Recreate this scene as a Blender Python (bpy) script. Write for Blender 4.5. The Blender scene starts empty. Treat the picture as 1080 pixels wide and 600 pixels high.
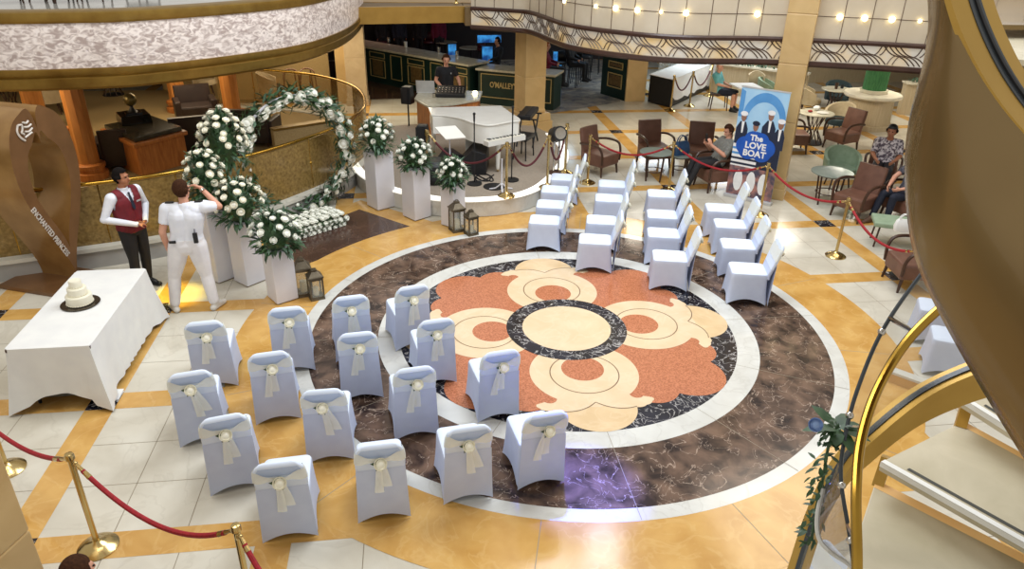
import bpy, bmesh, math, random
from mathutils import Vector, Matrix, Quaternion, noise
random.seed(7)
PI = math.pi
sin, cos, rad = math.sin, math.cos, math.radians
scene = bpy.context.scene
COL = scene.collection

# ------------------------------------------------------------------ camera
CAM = Vector((-1.874, -8.122, 4.8))
FPX = 769.27
PITCH, ROLL, YAW = rad(26.694), rad(1.159), rad(-8.0)
_fw = Vector((0, cos(PITCH), -sin(PITCH)))
_up = Vector((0, sin(PITCH), cos(PITCH)))
_rt = Vector((1, 0, 0))
_r2 = cos(ROLL) * _rt + sin(ROLL) * _up
_u2 = -sin(ROLL) * _rt + cos(ROLL) * _up
_RZ = Matrix.Rotation(YAW, 3, 'Z')
FW, RT, UP = _RZ @ _fw, _RZ @ _r2, _RZ @ _u2
cd = bpy.data.cameras.new('camera')
cam = bpy.data.objects.new('camera', cd)
COL.objects.link(cam)
cd.sensor_width = 36
cd.lens = FPX / 1080 * 36
cd.clip_end = 200
mw = Matrix.Identity(4)
for i in range(3):
    mw[i][0], mw[i][1], mw[i][2], mw[i][3] = RT[i], UP[i], -FW[i], CAM[i]
cam.matrix_world = mw
scene.camera = cam

def ray(px, py):
    return (FW + RT * ((px - 540) / FPX) - UP * ((py - 300) / FPX))
def P(px, py, z=0.0):
    """surveying helper: the point at height z seen at this place of the photo"""
    d = ray(px, py)
    return CAM + d * ((z - CAM.z) / d.z)
def PD(px, py, dist):
    return CAM + ray(px, py).normalized() * dist

# ------------------------------------------------------------------ mesh builder
class MB:
    def __init__(s):
        s.v, s.f, s.mi, s.M = [], [], [], None
    def add(s, vs, fs, mi=0):
        o = len(s.v)
        if s.M is not None:
            vs = [s.M @ Vector(v) for v in vs]
        s.v.extend([tuple(v) for v in vs])
        for f in fs:
            s.f.append(tuple(o + i for i in f)); s.mi.append(mi)
        return s
    def box(s, x, y, z, sx, sy, sz, rz=0, mi=0, taper=1.0):
        """centre x,y, base z"""
        c, q = cos(rz), sin(rz)
        vs = []
        for k, t in ((0, 1.0), (1, taper)):
            for a, b in ((-1, -1), (1, -1), (1, 1), (-1, 1)):
                X, Y = a * sx / 2 * t, b * sy / 2 * t
                vs.append((x + X * c - Y * q, y + X * q + Y * c, z + k * sz))
        return s.add(vs, [(3, 2, 1, 0), (4, 5, 6, 7), (0, 1, 5, 4), (1, 2, 6, 5), (2, 3, 7, 6), (3, 0, 4, 7)], mi)
    def beam(s, a, b, w, h, mi=0, up=(0, 0, 1)):
        a, b = Vector(a), Vector(b)
        d = (b - a).normalized()
        upv = Vector(up)
        if abs(d.dot(upv)) > .95: upv = Vector((0, 1, 0))
        x = d.cross(upv).normalized(); y = x.cross(d).normalized()
        vs = []
        for p in (a, b):
            for i, j in ((-1, -1), (1, -1), (1, 1), (-1, 1)):
                vs.append(p + x * (i * w / 2) + y * (j * h / 2))
        return s.add(vs, [(3, 2, 1, 0), (4, 5, 6, 7), (0, 1, 5, 4), (1, 2, 6, 5), (2, 3, 7, 6), (3, 0, 4, 7)], mi)
    def loft(s, rings, mi=0, closed=True, caps=True, loop=False):
        n = len(rings[0]); vs = [v for r in rings for v in r]; fs = []
        m = len(rings)
        for i in range(m if loop else m - 1):
            i2 = (i + 1) % m
            for j in range(n if closed else n - 1):
                j2 = (j + 1) % n
                fs.append((i * n + j, i * n + j2, i2 * n + j2, i2 * n + j))
        if caps and closed and not loop:
            fs.append(tuple(reversed(range(n)))); fs.append(tuple((m - 1) * n + j for j in range(n)))
        return s.add(vs, fs, mi)
    def cyl(s, a, b, r0, r1=None, n=14, mi=0, caps=True):
        return s.tube([a, b], [r0, r0 if r1 is None else r1], n, mi, caps)
    def tube(s, pts, r, n=8, mi=0, caps=True, loop=False):
        pts = [Vector(p) for p in pts]
        m = len(pts)
        if not isinstance(r, (list, tuple)): r = [r] * m
        rings, prev = [], None
        for i, p in enumerate(pts):
            if loop: d = pts[(i + 1) % m] - pts[i - 1]
            else: d = pts[min(i + 1, m - 1)] - pts[max(i - 1, 0)]
            d.normalize()
            if prev is None:
                a = Vector((0, 0, 1)) if abs(d.z) < .9 else Vector((1, 0, 0))
                x = d.cross(a).normalized()
            else:
                x = (prev - d * prev.dot(d)).normalized()
            prev = x; y = d.cross(x)
            rings.append([p + (x * cos(2 * PI * k / n) + y * sin(2 * PI * k / n)) * r[i] for k in range(n)])
        return s.loft(rings, mi, True, caps, loop)
    def lathe(s, prof, c=(0, 0, 0), n=20, mi=0, sy=1.0):
        rings = [[(c[0] + r * cos(2 * PI * k / n), c[1] + sy * r * sin(2 * PI * k / n), c[2] + z) for k in range(n)] for r, z in prof]
        return s.loft(rings, mi)
    def ball(s, c, r, nu=12, nv=8, mi=0):
        rx, ry, rz = r if isinstance(r, (tuple, list)) else (r, r, r)
        rings = []
        for i in range(nv + 1):
            t = -PI / 2 + PI * i / nv
            t = max(min(t, PI / 2 - .03), -PI / 2 + .03)
            rings.append([(c[0] + rx * cos(t) * cos(2 * PI * k / nu), c[1] + ry * cos(t) * sin(2 * PI * k / nu), c[2] + rz * sin(t)) for k in range(nu)])
        return s.loft(rings, mi)
    def prism(s, poly, z0, z1, mi=0):
        return s.loft([[(x, y, z0) for x, y in poly], [(x, y, z1) for x, y in poly]], mi)
    def flat(s, poly, z, mi=0):
        return s.add([(x, y, z) for x, y in poly], [tuple(range(len(poly)))], mi)
    def ringstrip(s, r0, r1, z, mi=0, n=128, c=(0, 0), a0=0, a1=2 * PI):
        vs, fs = [], []
        for k in range(n + 1):
            a = a0 + (a1 - a0) * k / n
            vs += [(c[0] + r0 * cos(a), c[1] + r0 * sin(a), z), (c[0] + r1 * cos(a), c[1] + r1 * sin(a), z)]
        for k in range(n):
            fs.append((2 * k, 2 * k + 1, 2 * k + 3, 2 * k + 2))
        return s.add(vs, fs, mi)
    def build(s, name, mats, parent=None, smooth=35, bevel=0, loc=None, rz=0):
        me = bpy.data.meshes.new(name)
        me.from_pydata(s.v, [], s.f)
        if not isinstance(mats, (list, tuple)): mats = [mats]
        for m in mats: me.materials.append(m)
        if len(mats) > 1: me.polygons.foreach_set('material_index', s.mi)
        bm = bmesh.new(); bm.from_mesh(me)
        bmesh.ops.recalc_face_normals(bm, faces=bm.faces)
        bm.to_mesh(me); bm.free()
        if smooth:
            me.polygons.foreach_set('use_smooth', [True] * len(me.polygons))
            me.set_sharp_from_angle(angle=rad(smooth))
        me.update()
        o = bpy.data.objects.new(name, me)
        COL.objects.link(o)
        if parent is not None: o.parent = parent
        if loc is not None: o.location = loc
        o.rotation_euler.z = rz
        if bevel:
            b = o.modifiers.new('edge', 'BEVEL'); b.width = bevel; b.segments = 2; b.limit_method = 'ANGLE'; b.angle_limit = rad(40)
        return o

def tag(o, label=None, cat=None, group=None, kind=None):
    if label: o['label'] = label
    if cat: o['category'] = cat
    if group: o['group'] = group
    if kind: o['kind'] = kind
    return o
def struct(o): return tag(o, kind='structure')
def empty(name, loc=(0, 0, 0), rz=0, label=None, cat=None, group=None):
    o = bpy.data.objects.new(name, None); COL.objects.link(o)
    o.location = loc; o.rotation_euler.z = rz; o.empty_display_size = .1
    return tag(o, label, cat, group)
def copy_tree(o, parent=None):
    c = o.copy(); COL.objects.link(c); c.parent = parent
    for ch in list(o.children): copy_tree(ch, c)
    return c
def dup(o, loc, rz=0, label=None, group=None):
    c = copy_tree(o); c.location = loc; c.rotation_euler.z = rz
    if label: c['label'] = label
    if group: c['group'] = group
    return c

def spline(pts, n=8):
    """Catmull-Rom through points"""
    pts = [Vector(p) for p in pts]; out = []
    for i in range(len(pts) - 1):
        p0 = pts[max(i - 1, 0)]; p1 = pts[i]; p2 = pts[i + 1]; p3 = pts[min(i + 2, len(pts) - 1)]
        if i == 0: p0 = p1 * 2 - p2
        if i == len(pts) - 2: p3 = p2 * 2 - p1
        for k in range(n):
            t = k / n
            out.append(.5 * ((2 * p1) + (p2 - p0) * t + (2 * p0 - 5 * p1 + 4 * p2 - p3) * t * t + (3 * p1 - p0 - 3 * p2 + p3) * t ** 3))
    out.append(pts[-1])
    return out
def text_mesh(name, body, size, mat, depth=.004, parent=None, bold=0.0, align='CENTER', shear=0, space=1.0, xs=1.0):
    cu = bpy.data.curves.new(name, 'FONT'); cu.body = body; cu.size = size; cu.extrude = depth; cu.offset = bold
    cu.align_x = align; cu.align_y = 'CENTER'; cu.shear = shear; cu.space_character = space; cu.resolution_u = 3
    cu.space_line = .85
    t = bpy.data.objects.new(name, cu); COL.objects.link(t)
    dg = bpy.context.evaluated_depsgraph_get()
    me = bpy.data.meshes.new_from_object(t.evaluated_get(dg))
    bpy.data.objects.remove(t)
    for v in me.vertices: v.co.x *= xs
    me.materials.clear(); me.materials.append(mat)
    o = bpy.data.objects.new(name, me); COL.objects.link(o)
    if parent is not None: o.parent = parent
    return o

# ------------------------------------------------------------------ materials
def srgb(r, g, b):
    f = lambda c: (c / 255 / 12.92) if c <= 10 else (((c / 255) + .055) / 1.055) ** 2.4
    return (f(r), f(g), f(b), 1)
def newmat(name):
    m = bpy.data.materials.new(name); m.use_nodes = True
    nt = m.node_tree
    return m, nt, nt.nodes['Principled BSDF']
def mix_noise(nt, c1, c2, scale, detail=4, lo=.35, hi=.65, dist=0.0, stretch=None):
    tc = nt.nodes.new('ShaderNodeTexCoord')
    nz = nt.nodes.new('ShaderNodeTexNoise'); nz.inputs['Scale'].default_value = scale; nz.inputs['Detail'].default_value = detail
    nz.inputs['Distortion'].default_value = dist
    if stretch:
        mp = nt.nodes.new('ShaderNodeMapping'); mp.inputs['Scale'].default_value = stretch
        nt.links.new(tc.outputs['Object'], mp.inputs['Vector']); nt.links.new(mp.outputs[0], nz.inputs['Vector'])
    else:
        nt.links.new(tc.outputs['Object'], nz.inputs['Vector'])
    rp = nt.nodes.new('ShaderNodeValToRGB')
    rp.color_ramp.elements[0].position = lo; rp.color_ramp.elements[1].position = hi
    rp.color_ramp.elements[0].color = c1; rp.color_ramp.elements[1].color = c2
    nt.links.new(nz.outputs['Fac'], rp.inputs['Fac'])
    return nz, rp
def mat(name, c1, c2=None, scale=8, rough=.5, metal=0, spec=.5, detail=4, lo=.3, hi=.7, bump=0, dist=0, coat=0, alpha=1, emit=0, stretch=None, bscale=None):
    m, nt, b = newmat(name)
    c1 = srgb(*c1); c2 = srgb(*c2) if c2 else tuple(min(1, x * .88) for x in c1[:3]) + (1,)
    nz, rp = mix_noise(nt, c1, c2, scale, detail, lo, hi, dist, stretch)
    nt.links.new(rp.outputs[0], b.inputs['Base Color'])
    b.inputs['Roughness'].default_value = rough; b.inputs['Metallic'].default_value = metal
    b.inputs['Specular IOR Level'].default_value = spec
    b.inputs['Coat Weight'].default_value = coat
    b.inputs['Alpha'].default_value = alpha
    if emit:
        nt.links.new(rp.outputs[0], b.inputs['Emission Color']); b.inputs['Emission Strength'].default_value = emit
    if bump:
        bp = nt.nodes.new('ShaderNodeBump'); bp.inputs['Strength'].default_value = bump; bp.inputs['Distance'].default_value = .01
        src = nz
        if bscale:
            src = nt.nodes.new('ShaderNodeTexNoise'); src.inputs['Scale'].default_value = bscale
            tc = nt.nodes.new('ShaderNodeTexCoord'); nt.links.new(tc.outputs['Object'], src.inputs['Vector'])
        nt.links.new(src.outputs['Fac'], bp.inputs['Height']); nt.links.new(bp.outputs[0], b.inputs['Normal'])
    return m
def marble(name, base, base2, vein, scale=2.0, vscale=1.2, width=.04, rough=.12, vmix=1.0, base_scale=None, spec=.5):
    """mottled stone with thin veins"""
    m, nt, b = newmat(name)
    nz, rp = mix_noise(nt, srgb(*base), srgb(*base2), base_scale or scale, 6, .35, .65, .4)
    tc = nt.nodes.new('ShaderNodeTexCoord')
    n2 = nt.nodes.new('ShaderNodeTexNoise'); n2.inputs['Scale'].default_value = vscale; n2.inputs['Detail'].default_value = 5; n2.inputs['Distortion'].default_value = 1.2
    nt.links.new(tc.outputs['Object'], n2.inputs['Vector'])
    sub = nt.nodes.new('ShaderNodeMath'); sub.operation = 'SUBTRACT'; sub.inputs[1].default_value = .5
    ab = nt.nodes.new('ShaderNodeMath'); ab.operation = 'ABSOLUTE'
    mr = nt.nodes.new('ShaderNodeMapRange'); mr.inputs['From Min'].default_value = 0; mr.inputs['From Max'].default_value = width
    mr.inputs['To Min'].default_value = vmix; mr.inputs['To Max'].default_value = 0
    mx = nt.nodes.new('ShaderNodeMix'); mx.data_type = 'RGBA'
    nt.links.new(n2.outputs['Fac'], sub.inputs[0]); nt.links.new(sub.outputs[0], ab.inputs[0]); nt.links.new(ab.outputs[0], mr.inputs['Value'])
    nt.links.new(mr.outputs[0], mx.inputs['Factor']); nt.links.new(rp.outputs[0], mx.inputs['A'])
    mx.inputs['B'].default_value = srgb(*vein)
    nt.links.new(mx.outputs['Result'], b.inputs['Base Color'])
    b.inputs['Roughness'].default_value = rough; b.inputs['Specular IOR Level'].default_value = spec
    return m

MT = {}
MT['white_marble'] = marble('white_marble_tile', (216, 211, 196), (198, 191, 174), (188, 181, 164), 1.6, 1.1, .02, .13, .35)
MT['ring_white'] = marble('white_ring_stone', (216, 216, 210), (204, 203, 196), (190, 188, 180), 3, 2, .02, .13, .5)
MT['gold_marble'] = marble('gold_marble', (212, 168, 96), (194, 146, 74), (222, 186, 122), 3, 2.2, .03, .13, .35)
MT['brown_marble'] = marble('brown_veined_marble', (118, 94, 78), (46, 34, 30), (190, 168, 150), 4.2, 3.2, .008, .14, .75, spec=.35)
MT['dark_brown'] = marble('dark_brown_stone', (84, 62, 52), (66, 48, 42), (104, 82, 70), 2.5, 3, .02, .2, .5)
MT['black_marble'] = marble('black_veined_marble', (40, 40, 52), (22, 22, 28), (206, 202, 198), 3, 6, .02, .13, .85)
MT['cream_stone'] = marble('cream_stone', (228, 204, 170), (220, 195, 158), (238, 222, 194), 3, 2, .03, .15, .2)
MT['cream_stone2'] = marble('pale_cream_stone', (224, 196, 154), (214, 185, 142), (234, 216, 182), 3, 2, .03, .15, .2)
MT['granite'] = mat('orange_granite', (200, 128, 92), (164, 98, 66), 60, .16, detail=6, lo=.4, hi=.62)
MT['joint'] = mat('tile_joint', (150, 138, 118), rough=.6)
MT['line'] = mat('engraved_line', (120, 92, 62), rough=.5)
MT['brass'] = mat('polished_brass', (206, 182, 126), (186, 160, 104), 3, .2, 1)
MT['brass_rail'] = mat('brass_rail', (190, 152, 68), (160, 124, 48), 4, .2, 1)
MT['antique'] = mat('antique_gold_trim', (158, 128, 62), (136, 106, 48), 5, .38, .75)
MT['chrome'] = mat('chrome', (200, 196, 188), rough=.12, metal=1)
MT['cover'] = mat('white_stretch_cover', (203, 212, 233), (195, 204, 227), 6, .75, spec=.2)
MT['cover_lit'] = mat('white_stretch_cover_lit', (222, 232, 248), (216, 227, 246), 6, .7, spec=.2)  # same cover, light on seat and rim put into the colour
MT['cover_blue_lit'] = mat('white_cover_blue_lit', (188, 203, 230), (180, 197, 226), 6, .75, spec=.2)  # same cover, bluish light on the upper back painted in
MT['rose'] = mat('ivory_rose', (250, 248, 234), (242, 238, 216), 30, .6)
MT['rose_white'] = mat('white_rose', (246, 246, 238), (226, 228, 214), 30, .6)
MT['leaf'] = mat('dark_leaf', (34, 62, 34), (60, 92, 52), 20, .5)
MT['leaf2'] = mat('eucalyptus_leaf', (70, 98, 78), (96, 122, 100), 20, .55)
MT['white_paint'] = mat('white_plinth_paint', (226, 226, 232), (218, 218, 226), 3, .5)
MT['linen'] = mat('white_linen', (232, 232, 228), (224, 224, 222), 5, .8, spec=.2)
MT['rope'] = mat('red_velvet_rope', (168, 20, 34), (128, 12, 24), 60, .7, bump=.3)
MT['rope_dark'] = mat('maroon_rope', (92, 18, 28), (66, 12, 20), 60, .7, bump=.3)
MT['black'] = mat('matt_black', (22, 22, 25), (14, 14, 16), 10, .5)
MT['black_gloss'] = mat('gloss_black', (14, 14, 15), (20, 20, 22), 4, .08, coat=.5)
MT['wood'] = mat('orange_wood', (200, 128, 64), (166, 96, 44), 3, .35, stretch=(6, 6, 1), dist=.6)
MT['wood_dark'] = mat('dark_wood', (74, 46, 30), (52, 32, 20), 5, .4, stretch=(5, 5, 1))
MT['skin'] = mat('fair_skin', (214, 160, 134), (204, 146, 120), 8, .5)
MT['skin_tan'] = mat('tan_skin', (178, 120, 88), (166, 108, 78), 8, .5)
MT['hair_black'] = mat('black_hair', (20, 16, 15), (28, 23, 21), 60, .9, spec=.1)
MT['hair_brown'] = mat('brown_hair', (72, 46, 30), (52, 32, 22), 60, .9, spec=.1)

# organza and glass
def organza():
    m, nt, b = newmat('ivory_organza')
    b.inputs['Base Color'].default_value = srgb(252, 254, 243); b.inputs['Roughness'].default_value = .6
    b.inputs['Alpha'].default_value = .66
    return m
MT['organza'] = organza()
def glass(name, col, alpha=.25, rough=.02):
    m, nt, b = newmat(name)
    b.inputs['Base Color'].default_value = srgb(*col); b.inputs['Roughness'].default_value = rough
    b.inputs['Alpha'].default_value = alpha; b.inputs['Specular IOR Level'].default_value = .6
    return m
MT['glass'] = glass('clear_glass', (206, 214, 206), .16)
MT['glass_brown'] = glass('bronze_tinted_glass', (150, 118, 62), .3)
# ------------------------------------------------------------------ floor with its inlaid medallion
def polar_union(circles, c, n=220):
    """outline of a union of circles / rotated ellipses that is star-shaped about c: list of (x, y, r)"""
    out = []
    for k in range(n):
        a = 2 * PI * k / n; d = (cos(a), sin(a)); best = 0.02
        for (x, y, r) in circles:
            mx, my = x - c[0], y - c[1]
            b = mx * d[0] + my * d[1]; q = r * r - (mx * mx + my * my - b * b)
            if q > 0: best = max(best, b + math.sqrt(q))
        out.append((c[0] + best * d[0], c[1] + best * d[1]))
    return out
fl = MB(); FM = [MT[k] for k in ('white_marble', 'gold_marble', 'joint', 'ring_white', 'brown_marble', 'black_marble', 'granite', 'cream_stone', 'cream_stone2', 'line', 'dark_brown')]
WM, GM, JT, RW, BM_, KM, GR, CS, CS2, LN, DB = range(11)
XA, XB, YA, YB = -16, 20, -9.5, 24
fl.flat([(XA, YA), (XB, YA), (XB, YB), (XA, YB)], 0, WM)
# underside so that the slab is a solid
fl.flat([(XA, YB), (XB, YB), (XB, YA), (XA, YA)], -.2, WM)
zz = .0006
pitch = 2.14
lines = [(-7 + k) * pitch - pitch / 2 for k in range(0, 19)]
lines = [1.07 + pitch * k for k in range(-8, 9)]
def strip(x0, x1, y0, y1, z, m): fl.flat([(x0, y0), (x1, y0), (x1, y1), (x0, y1)], z, m)
for L0 in lines:
    for j in (1, 2):
        t = L0 + .15 + (pitch - .3) / 3 * j
        if XA < t < XB: strip(t - .004, t + .004, YA, YB, zz, JT)
        if YA < t < YB: strip(XA, XB, t - .004, t + .004, zz, JT)
for L0 in lines:
    if XA + .2 < L0 < XB - .2: strip(L0 - .15, L0 + .15, YA, YB, 2 * zz, GM)
    if YA + .2 < L0 < YB - .2: strip(XA, XB, L0 - .15, L0 + .15, 2.5 * zz, GM)
for a in lines:
    for b in lines:
        if XA + .2 < a < XB - .2 and YA + .2 < b < YB - .2 and not (abs(a + 3.21) < .1 and abs(b + 3.21) < .1): strip(a - .15, a + .15, b - .15, b + .15, 3.5 * zz, KM)
# dark diamond in front of the flower arch with its gold surround
fl.flat([(-2.92, 5.1), (-1.3, 3.6), (-2.0, 3.2), (-3.3, 2.2), (-5.0, 2.9)], 4.2 * zz, GM)
fl.flat([(-2.92, 4.61), (-2.0, 3.7), (-3.6, 2.3), (-4.45, 3.0)], 4.8 * zz, DB)
def disc(r, z, m, n=160, c=(0, 0)): fl.flat([(c[0] + r * cos(2 * PI * k / n), c[1] + r * sin(2 * PI * k / n)) for k in range(n)], z, m)
disc(4.22, 5.5 * zz, GM)
for a in range(0, 360, 30):  # joints of the gold ring and of the white ring
    d = Vector((cos(rad(a + 15)), sin(rad(a + 15)))); q = Vector((-d.y, d.x)) * .004
    fl.flat([(d * 3.45 - q)[:], (d * 4.2 - q)[:], (d * 4.2 + q)[:], (d * 3.45 + q)[:]], 6.2 * zz, JT)
disc(3.449, 7 * zz, RW)
for a in range(0, 360, 15):
    d = Vector((cos(rad(a)), sin(rad(a)))); q = Vector((-d.y, d.x)) * .003
    fl.flat([(d * 2.1 - q)[:], (d * 3.44 - q)[:], (d * 3.44 + q)[:], (d * 2.1 + q)[:]], 10.8 * zz, JT) if a % 15 == 0 and a % 2 == 0 else None
disc(3.286, 8 * zz, BM_)
disc(2.438, 9.5 * zz, RW)
disc(2.167, 11 * zz, KM)
oc = []
for q in range(4):
    a = rad(45 + 90 * q)
    oc.append((1.74 * cos(a), 1.74 * sin(a), .43))
    for s_, rr, cc in ((18.5, 1.63, .29), (-18.5, 1.63, .29), (27.5, 1.54, .25), (-27.5, 1.54, .25)):
        oc.append((rr * cos(a + rad(s_)), rr * sin(a + rad(s_)), cc))
oc.append((0, 0, 1.66))
fl.flat(polar_union(oc, (0, 0), 360), 12.5 * zz, GR)
def flower(q):
    a = rad(90 * q); c, s_ = cos(a), sin(a)
    T = lambda d, t: (d * c - t * s_, d * s_ + t * c)
    # tip petal and shoulders
    fl.flat(polar_union([(*T(1.74, 0), .44)], T(1.7, 0), 80), 13.4 * zz, CS2)
    sh = []
    for sg in (1, -1):
        for d, t, r in ((1.60, .24, .2), (1.65, .36, .16), (1.68, .47, .12), (1.68, .56, .08), (1.66, .63, .04), (1.5, .2, .22)):
            sh.append((*T(d, sg * t), r))
    fl.flat(polar_union(sh + [(*T(1.55, 0), .2)], T(1.55, 0), 260), 14.2 * zz, CS)
    for sg in (1, -1):   # engraved line that parts shoulders and tip
        pts = [T(1.66, 0), T(1.74, sg * .1), T(1.79, sg * .22), T(1.8, sg * .34), T(1.78, sg * .44)]
        sp = spline([(x, y, 0) for x, y in pts], 6)
        for i in range(len(sp) - 1):
            p, r = sp[i], sp[i + 1]; n = (r - p).normalized(); n = Vector((-n.y, n.x, 0)) * .006
            fl.flat([(p - n)[:2], (r - n)[:2], (r + n)[:2], (p + n)[:2]], 16.6 * zz, LN)
        k = T(1.545, sg * .50)
        disc(.082, 15 * zz, GR, 40, k)
    fl.flat(polar_union([(*T(1.06, 0), .645)], T(1.06, 0), 120), 15.6 * zz, CS)
    fl.ringstrip(.40, .413, 16.6 * zz, LN, 90, T(1.08, 0))
    disc(.255, 16.6 * zz, GR, 60, T(.98, 0))
for q in range(4): flower(q)
disc(.788, 18 * zz, KM)
disc(.579, 19 * zz, CS)
struct(fl.build('floor', FM, smooth=0))

# ------------------------------------------------------------------ wedding chairs
def rrect(x0, x1, y0, y1, r, n=5):
    pts = []
    for cx, cy, a0 in ((x1 - r, y1 - r, 0), (x0 + r, y1 - r, 90), (x0 + r, y0 + r, 180), (x1 - r, y0 + r, 270)):
        for k in range(n + 1):
            a = rad(a0 + 90 * k / n); pts.append((cx + r * cos(a), cy + r * sin(a)))
    return pts
def resample(poly, n):
    poly = [Vector(p) for p in poly]; poly.append(poly[0])
    L = [0]
    for a, b in zip(poly, poly[1:]): L.append(L[-1] + (b - a).length)
    out, i = [], 0
    for k in range(n):
        t = L[-1] * k / n
        while L[i + 1] < t: i += 1
        out.append(poly[i].lerp(poly[i + 1], (t - L[i]) / max(1e-9, L[i + 1] - L[i])))
    return out
def quad_ring(xf, xb, yf, yb, r, n):
    """footprint ring, n points a side, wider at the back or front: xf half width at front (y=yf), xb at back"""
    cs = [(xf, yf), (-xf, yf), (-xb, yb), (xb, yb)]
    out = []
    for i in range(4):
        a, b = Vector(cs[i]), Vector(cs[(i + 1) % 4]); L = (b - a).length
        for k in range(n):
            t = k / n
            p = a.lerp(b, t)
            out.append((p, i, t))
    # soften corners
    m = len(out); res = []
    for j, (p, i, t) in enumerate(out):
        L = (Vector(cs[i]) - Vector(cs[(i + 1) % 4])).length
        d = min(t, 1 - t) * L
        if d < r:
            ctr = Vector((sum(c[0] for c in cs) / 4, sum(c[1] for c in cs) / 4))
            p = p + (ctr - p).normalized() * (r - d) ** 2 / r * .42
        res.append((p, i, t))
    return res
def back_y(z): return -.215 - .13 * max(0, z - .44) / .48     # front face of the leaning back
def back_hw(z):
    w = .19 + .02 * sin(PI * min(1, max(0, (z - .44) / .48)))
    if z > .80:
        t = min(1, (z - .80) / .112); w -= .075 * (1 - math.sqrt(max(0, 1 - t * t)))
    return w
def chair_cover():
    m = MB(); N = 12; rings = []
    for k in range(9):
        t = k / 8; u = (1 - t) ** 1.7
        xf = .205 + .035 * u; xb = .20 + .03 * u; yf = .26 + .03 * u; yb = -.235 - .04 * u - .0 * t
        ring = []
        for p, side, s_ in quad_ring(xf, xb, yf, yb, .05, N):
            zb = .012 + .085 * sin(PI * s_) ** .9
            # cloth pulled in between the legs
            pin = .02 * u * sin(PI * s_)
            nrm = ((0, 1), (-1, 0), (0, -1), (1, 0))[side]
            z = zb + (.45 - zb) * t
            ring.append((p.x - nrm[0] * pin, p.y - nrm[1] * pin, z))
        rings.append(ring)
    for sc, z in ((.97, .468), (.9, .48), (.6, .486), (.2, .487)):
        ring = []
        for p, side, s_ in quad_ring(.205 * sc, .20 * sc, .0 + .26 * sc, -.0 - .235 * sc, .05 * sc, N):
            ring.append((p.x, p.y, z))
        rings.append(ring)
    n = len(rings[0]); vs = [v for r in rings for v in r]; fs = []; ms = []
    for i in range(len(rings) - 1):
        for j in range(n):
            fs.append((i * n + j, i * n + (j + 1) % n, (i + 1) * n + (j + 1) % n, (i + 1) * n + j))
    a = len(fs); fs.append(tuple((len(rings) - 1) * n + j for j in range(n)))
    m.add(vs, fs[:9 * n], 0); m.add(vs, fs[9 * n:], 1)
    # back: slab with rounded top
    br = []
    for k in range(20):
        t = k / 19; z = .40 + (.912 - .40) * (t if t < .8 else .8 + .2 * sin((t - .8) / .2 * PI / 2))
        hw = back_hw(z); yf = back_y(z); th = .05 if z < .88 else .05 - .03 * (z - .88) / .032
        yr = yf - th
        if z < .6: yr = yf - th - .0
        br.append([(x, y, z) for x, y in rrect(-hw, hw, yr, yf, th * .45, 4)])
    m.loft(br, 0)
    n_b = len(m.f)
    nf = len(m.f)
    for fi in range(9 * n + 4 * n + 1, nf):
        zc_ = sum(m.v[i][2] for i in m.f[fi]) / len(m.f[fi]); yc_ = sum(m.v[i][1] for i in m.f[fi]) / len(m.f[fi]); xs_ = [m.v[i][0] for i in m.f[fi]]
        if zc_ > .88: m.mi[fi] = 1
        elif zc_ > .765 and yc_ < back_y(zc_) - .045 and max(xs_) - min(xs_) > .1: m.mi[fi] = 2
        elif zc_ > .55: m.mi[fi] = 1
    # rear sheet: straight from the back down to the rear legs
    rows = []
    for k in range(12):
        t = k / 11; row = []
        for j in range(13):
            s_ = j / 12; zb = .012 + .07 * sin(PI * s_) ** .9
            z = zb + (.62 - zb) * t
            zt = .62
            yt = back_y(zt) - .0505; y = -.285 + (yt + .285) * t - .012 * sin(PI * t) * 0
            hw = .232 + (back_hw(zt) - .232) * t ** .8
            row.append((hw * (2 * s_ - 1), y - .001, z))
        rows.append(row)
    vs = [v for r in rows for v in r]; n = 13
    m.add(vs, [(i * n + j, i * n + j + 1, (i + 1) * n + j + 1, (i + 1) * n + j) for i in range(11) for j in range(12)], 0)
    return m
def chair_sash(tilt=0):
    m = MB(); rows = []
    # band round the back, gathered into the knot behind
    zc = .745
    loop = []
    for k in range(48):
        a = 2 * PI * k / 48
        loop.append(a)
    ringsB = []
    for lvl in range(5):
        f = lvl / 4 - .5; ring = []
        for a in loop:
            ca, sa = cos(a), sin(a)
            rear = max(0, -sa)
            # superellipse footprint
            e = 4; r = (abs(ca) ** e + abs(sa) ** e) ** (-1 / e)
            x01, y01 = r * ca, r * sa
            w = .15 - .11 * rear ** 1.2 * (1 - abs(x01)) ** .6 if sa < 0 else .17
            z = zc + .03 - .03 * (rear * (1 - abs(x01))) + f * w
            hw = back_hw(z) + .006; ym = back_y(z) - .025
            bulge = .016 * rear * (1 - abs(x01))
            ring.append((x01 * hw, ym + y01 * .033 - bulge, z + .008 * sin(a * 9 + lvl)))
        ringsB.append(ring)
    m.loft(ringsB, 0, True, False)
    # tails
    for sx, L, sw in ((-.012, .37, .026), (.02, .31, .032)):
        rws = []
        for k in range(9):
            t = k / 8; z = .735 - L * t; w = .014 + sw * t ** .7
            y = back_y(max(z, .56)) - .082 - .012 * sin(t * 5)
            x = sx * (1 + 1.1 * t) + tilt * t
            rws.append([(x - w, y, z), (x, y - .012, z + .003), (x + w, y, z - .006 * (k == 8))])
        n = 3; vs = [v for r in rws for v in r]
        m.add(vs, [(i * n + j, i * n + j + 1, (i + 1) * n + j + 1, (i + 1) * n + j) for i in range(8) for j in range(2)], 0)
    m.ball((0, back_y(.74) - .07, .745), (.028, .02, .03), 8, 6)
    return m
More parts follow.
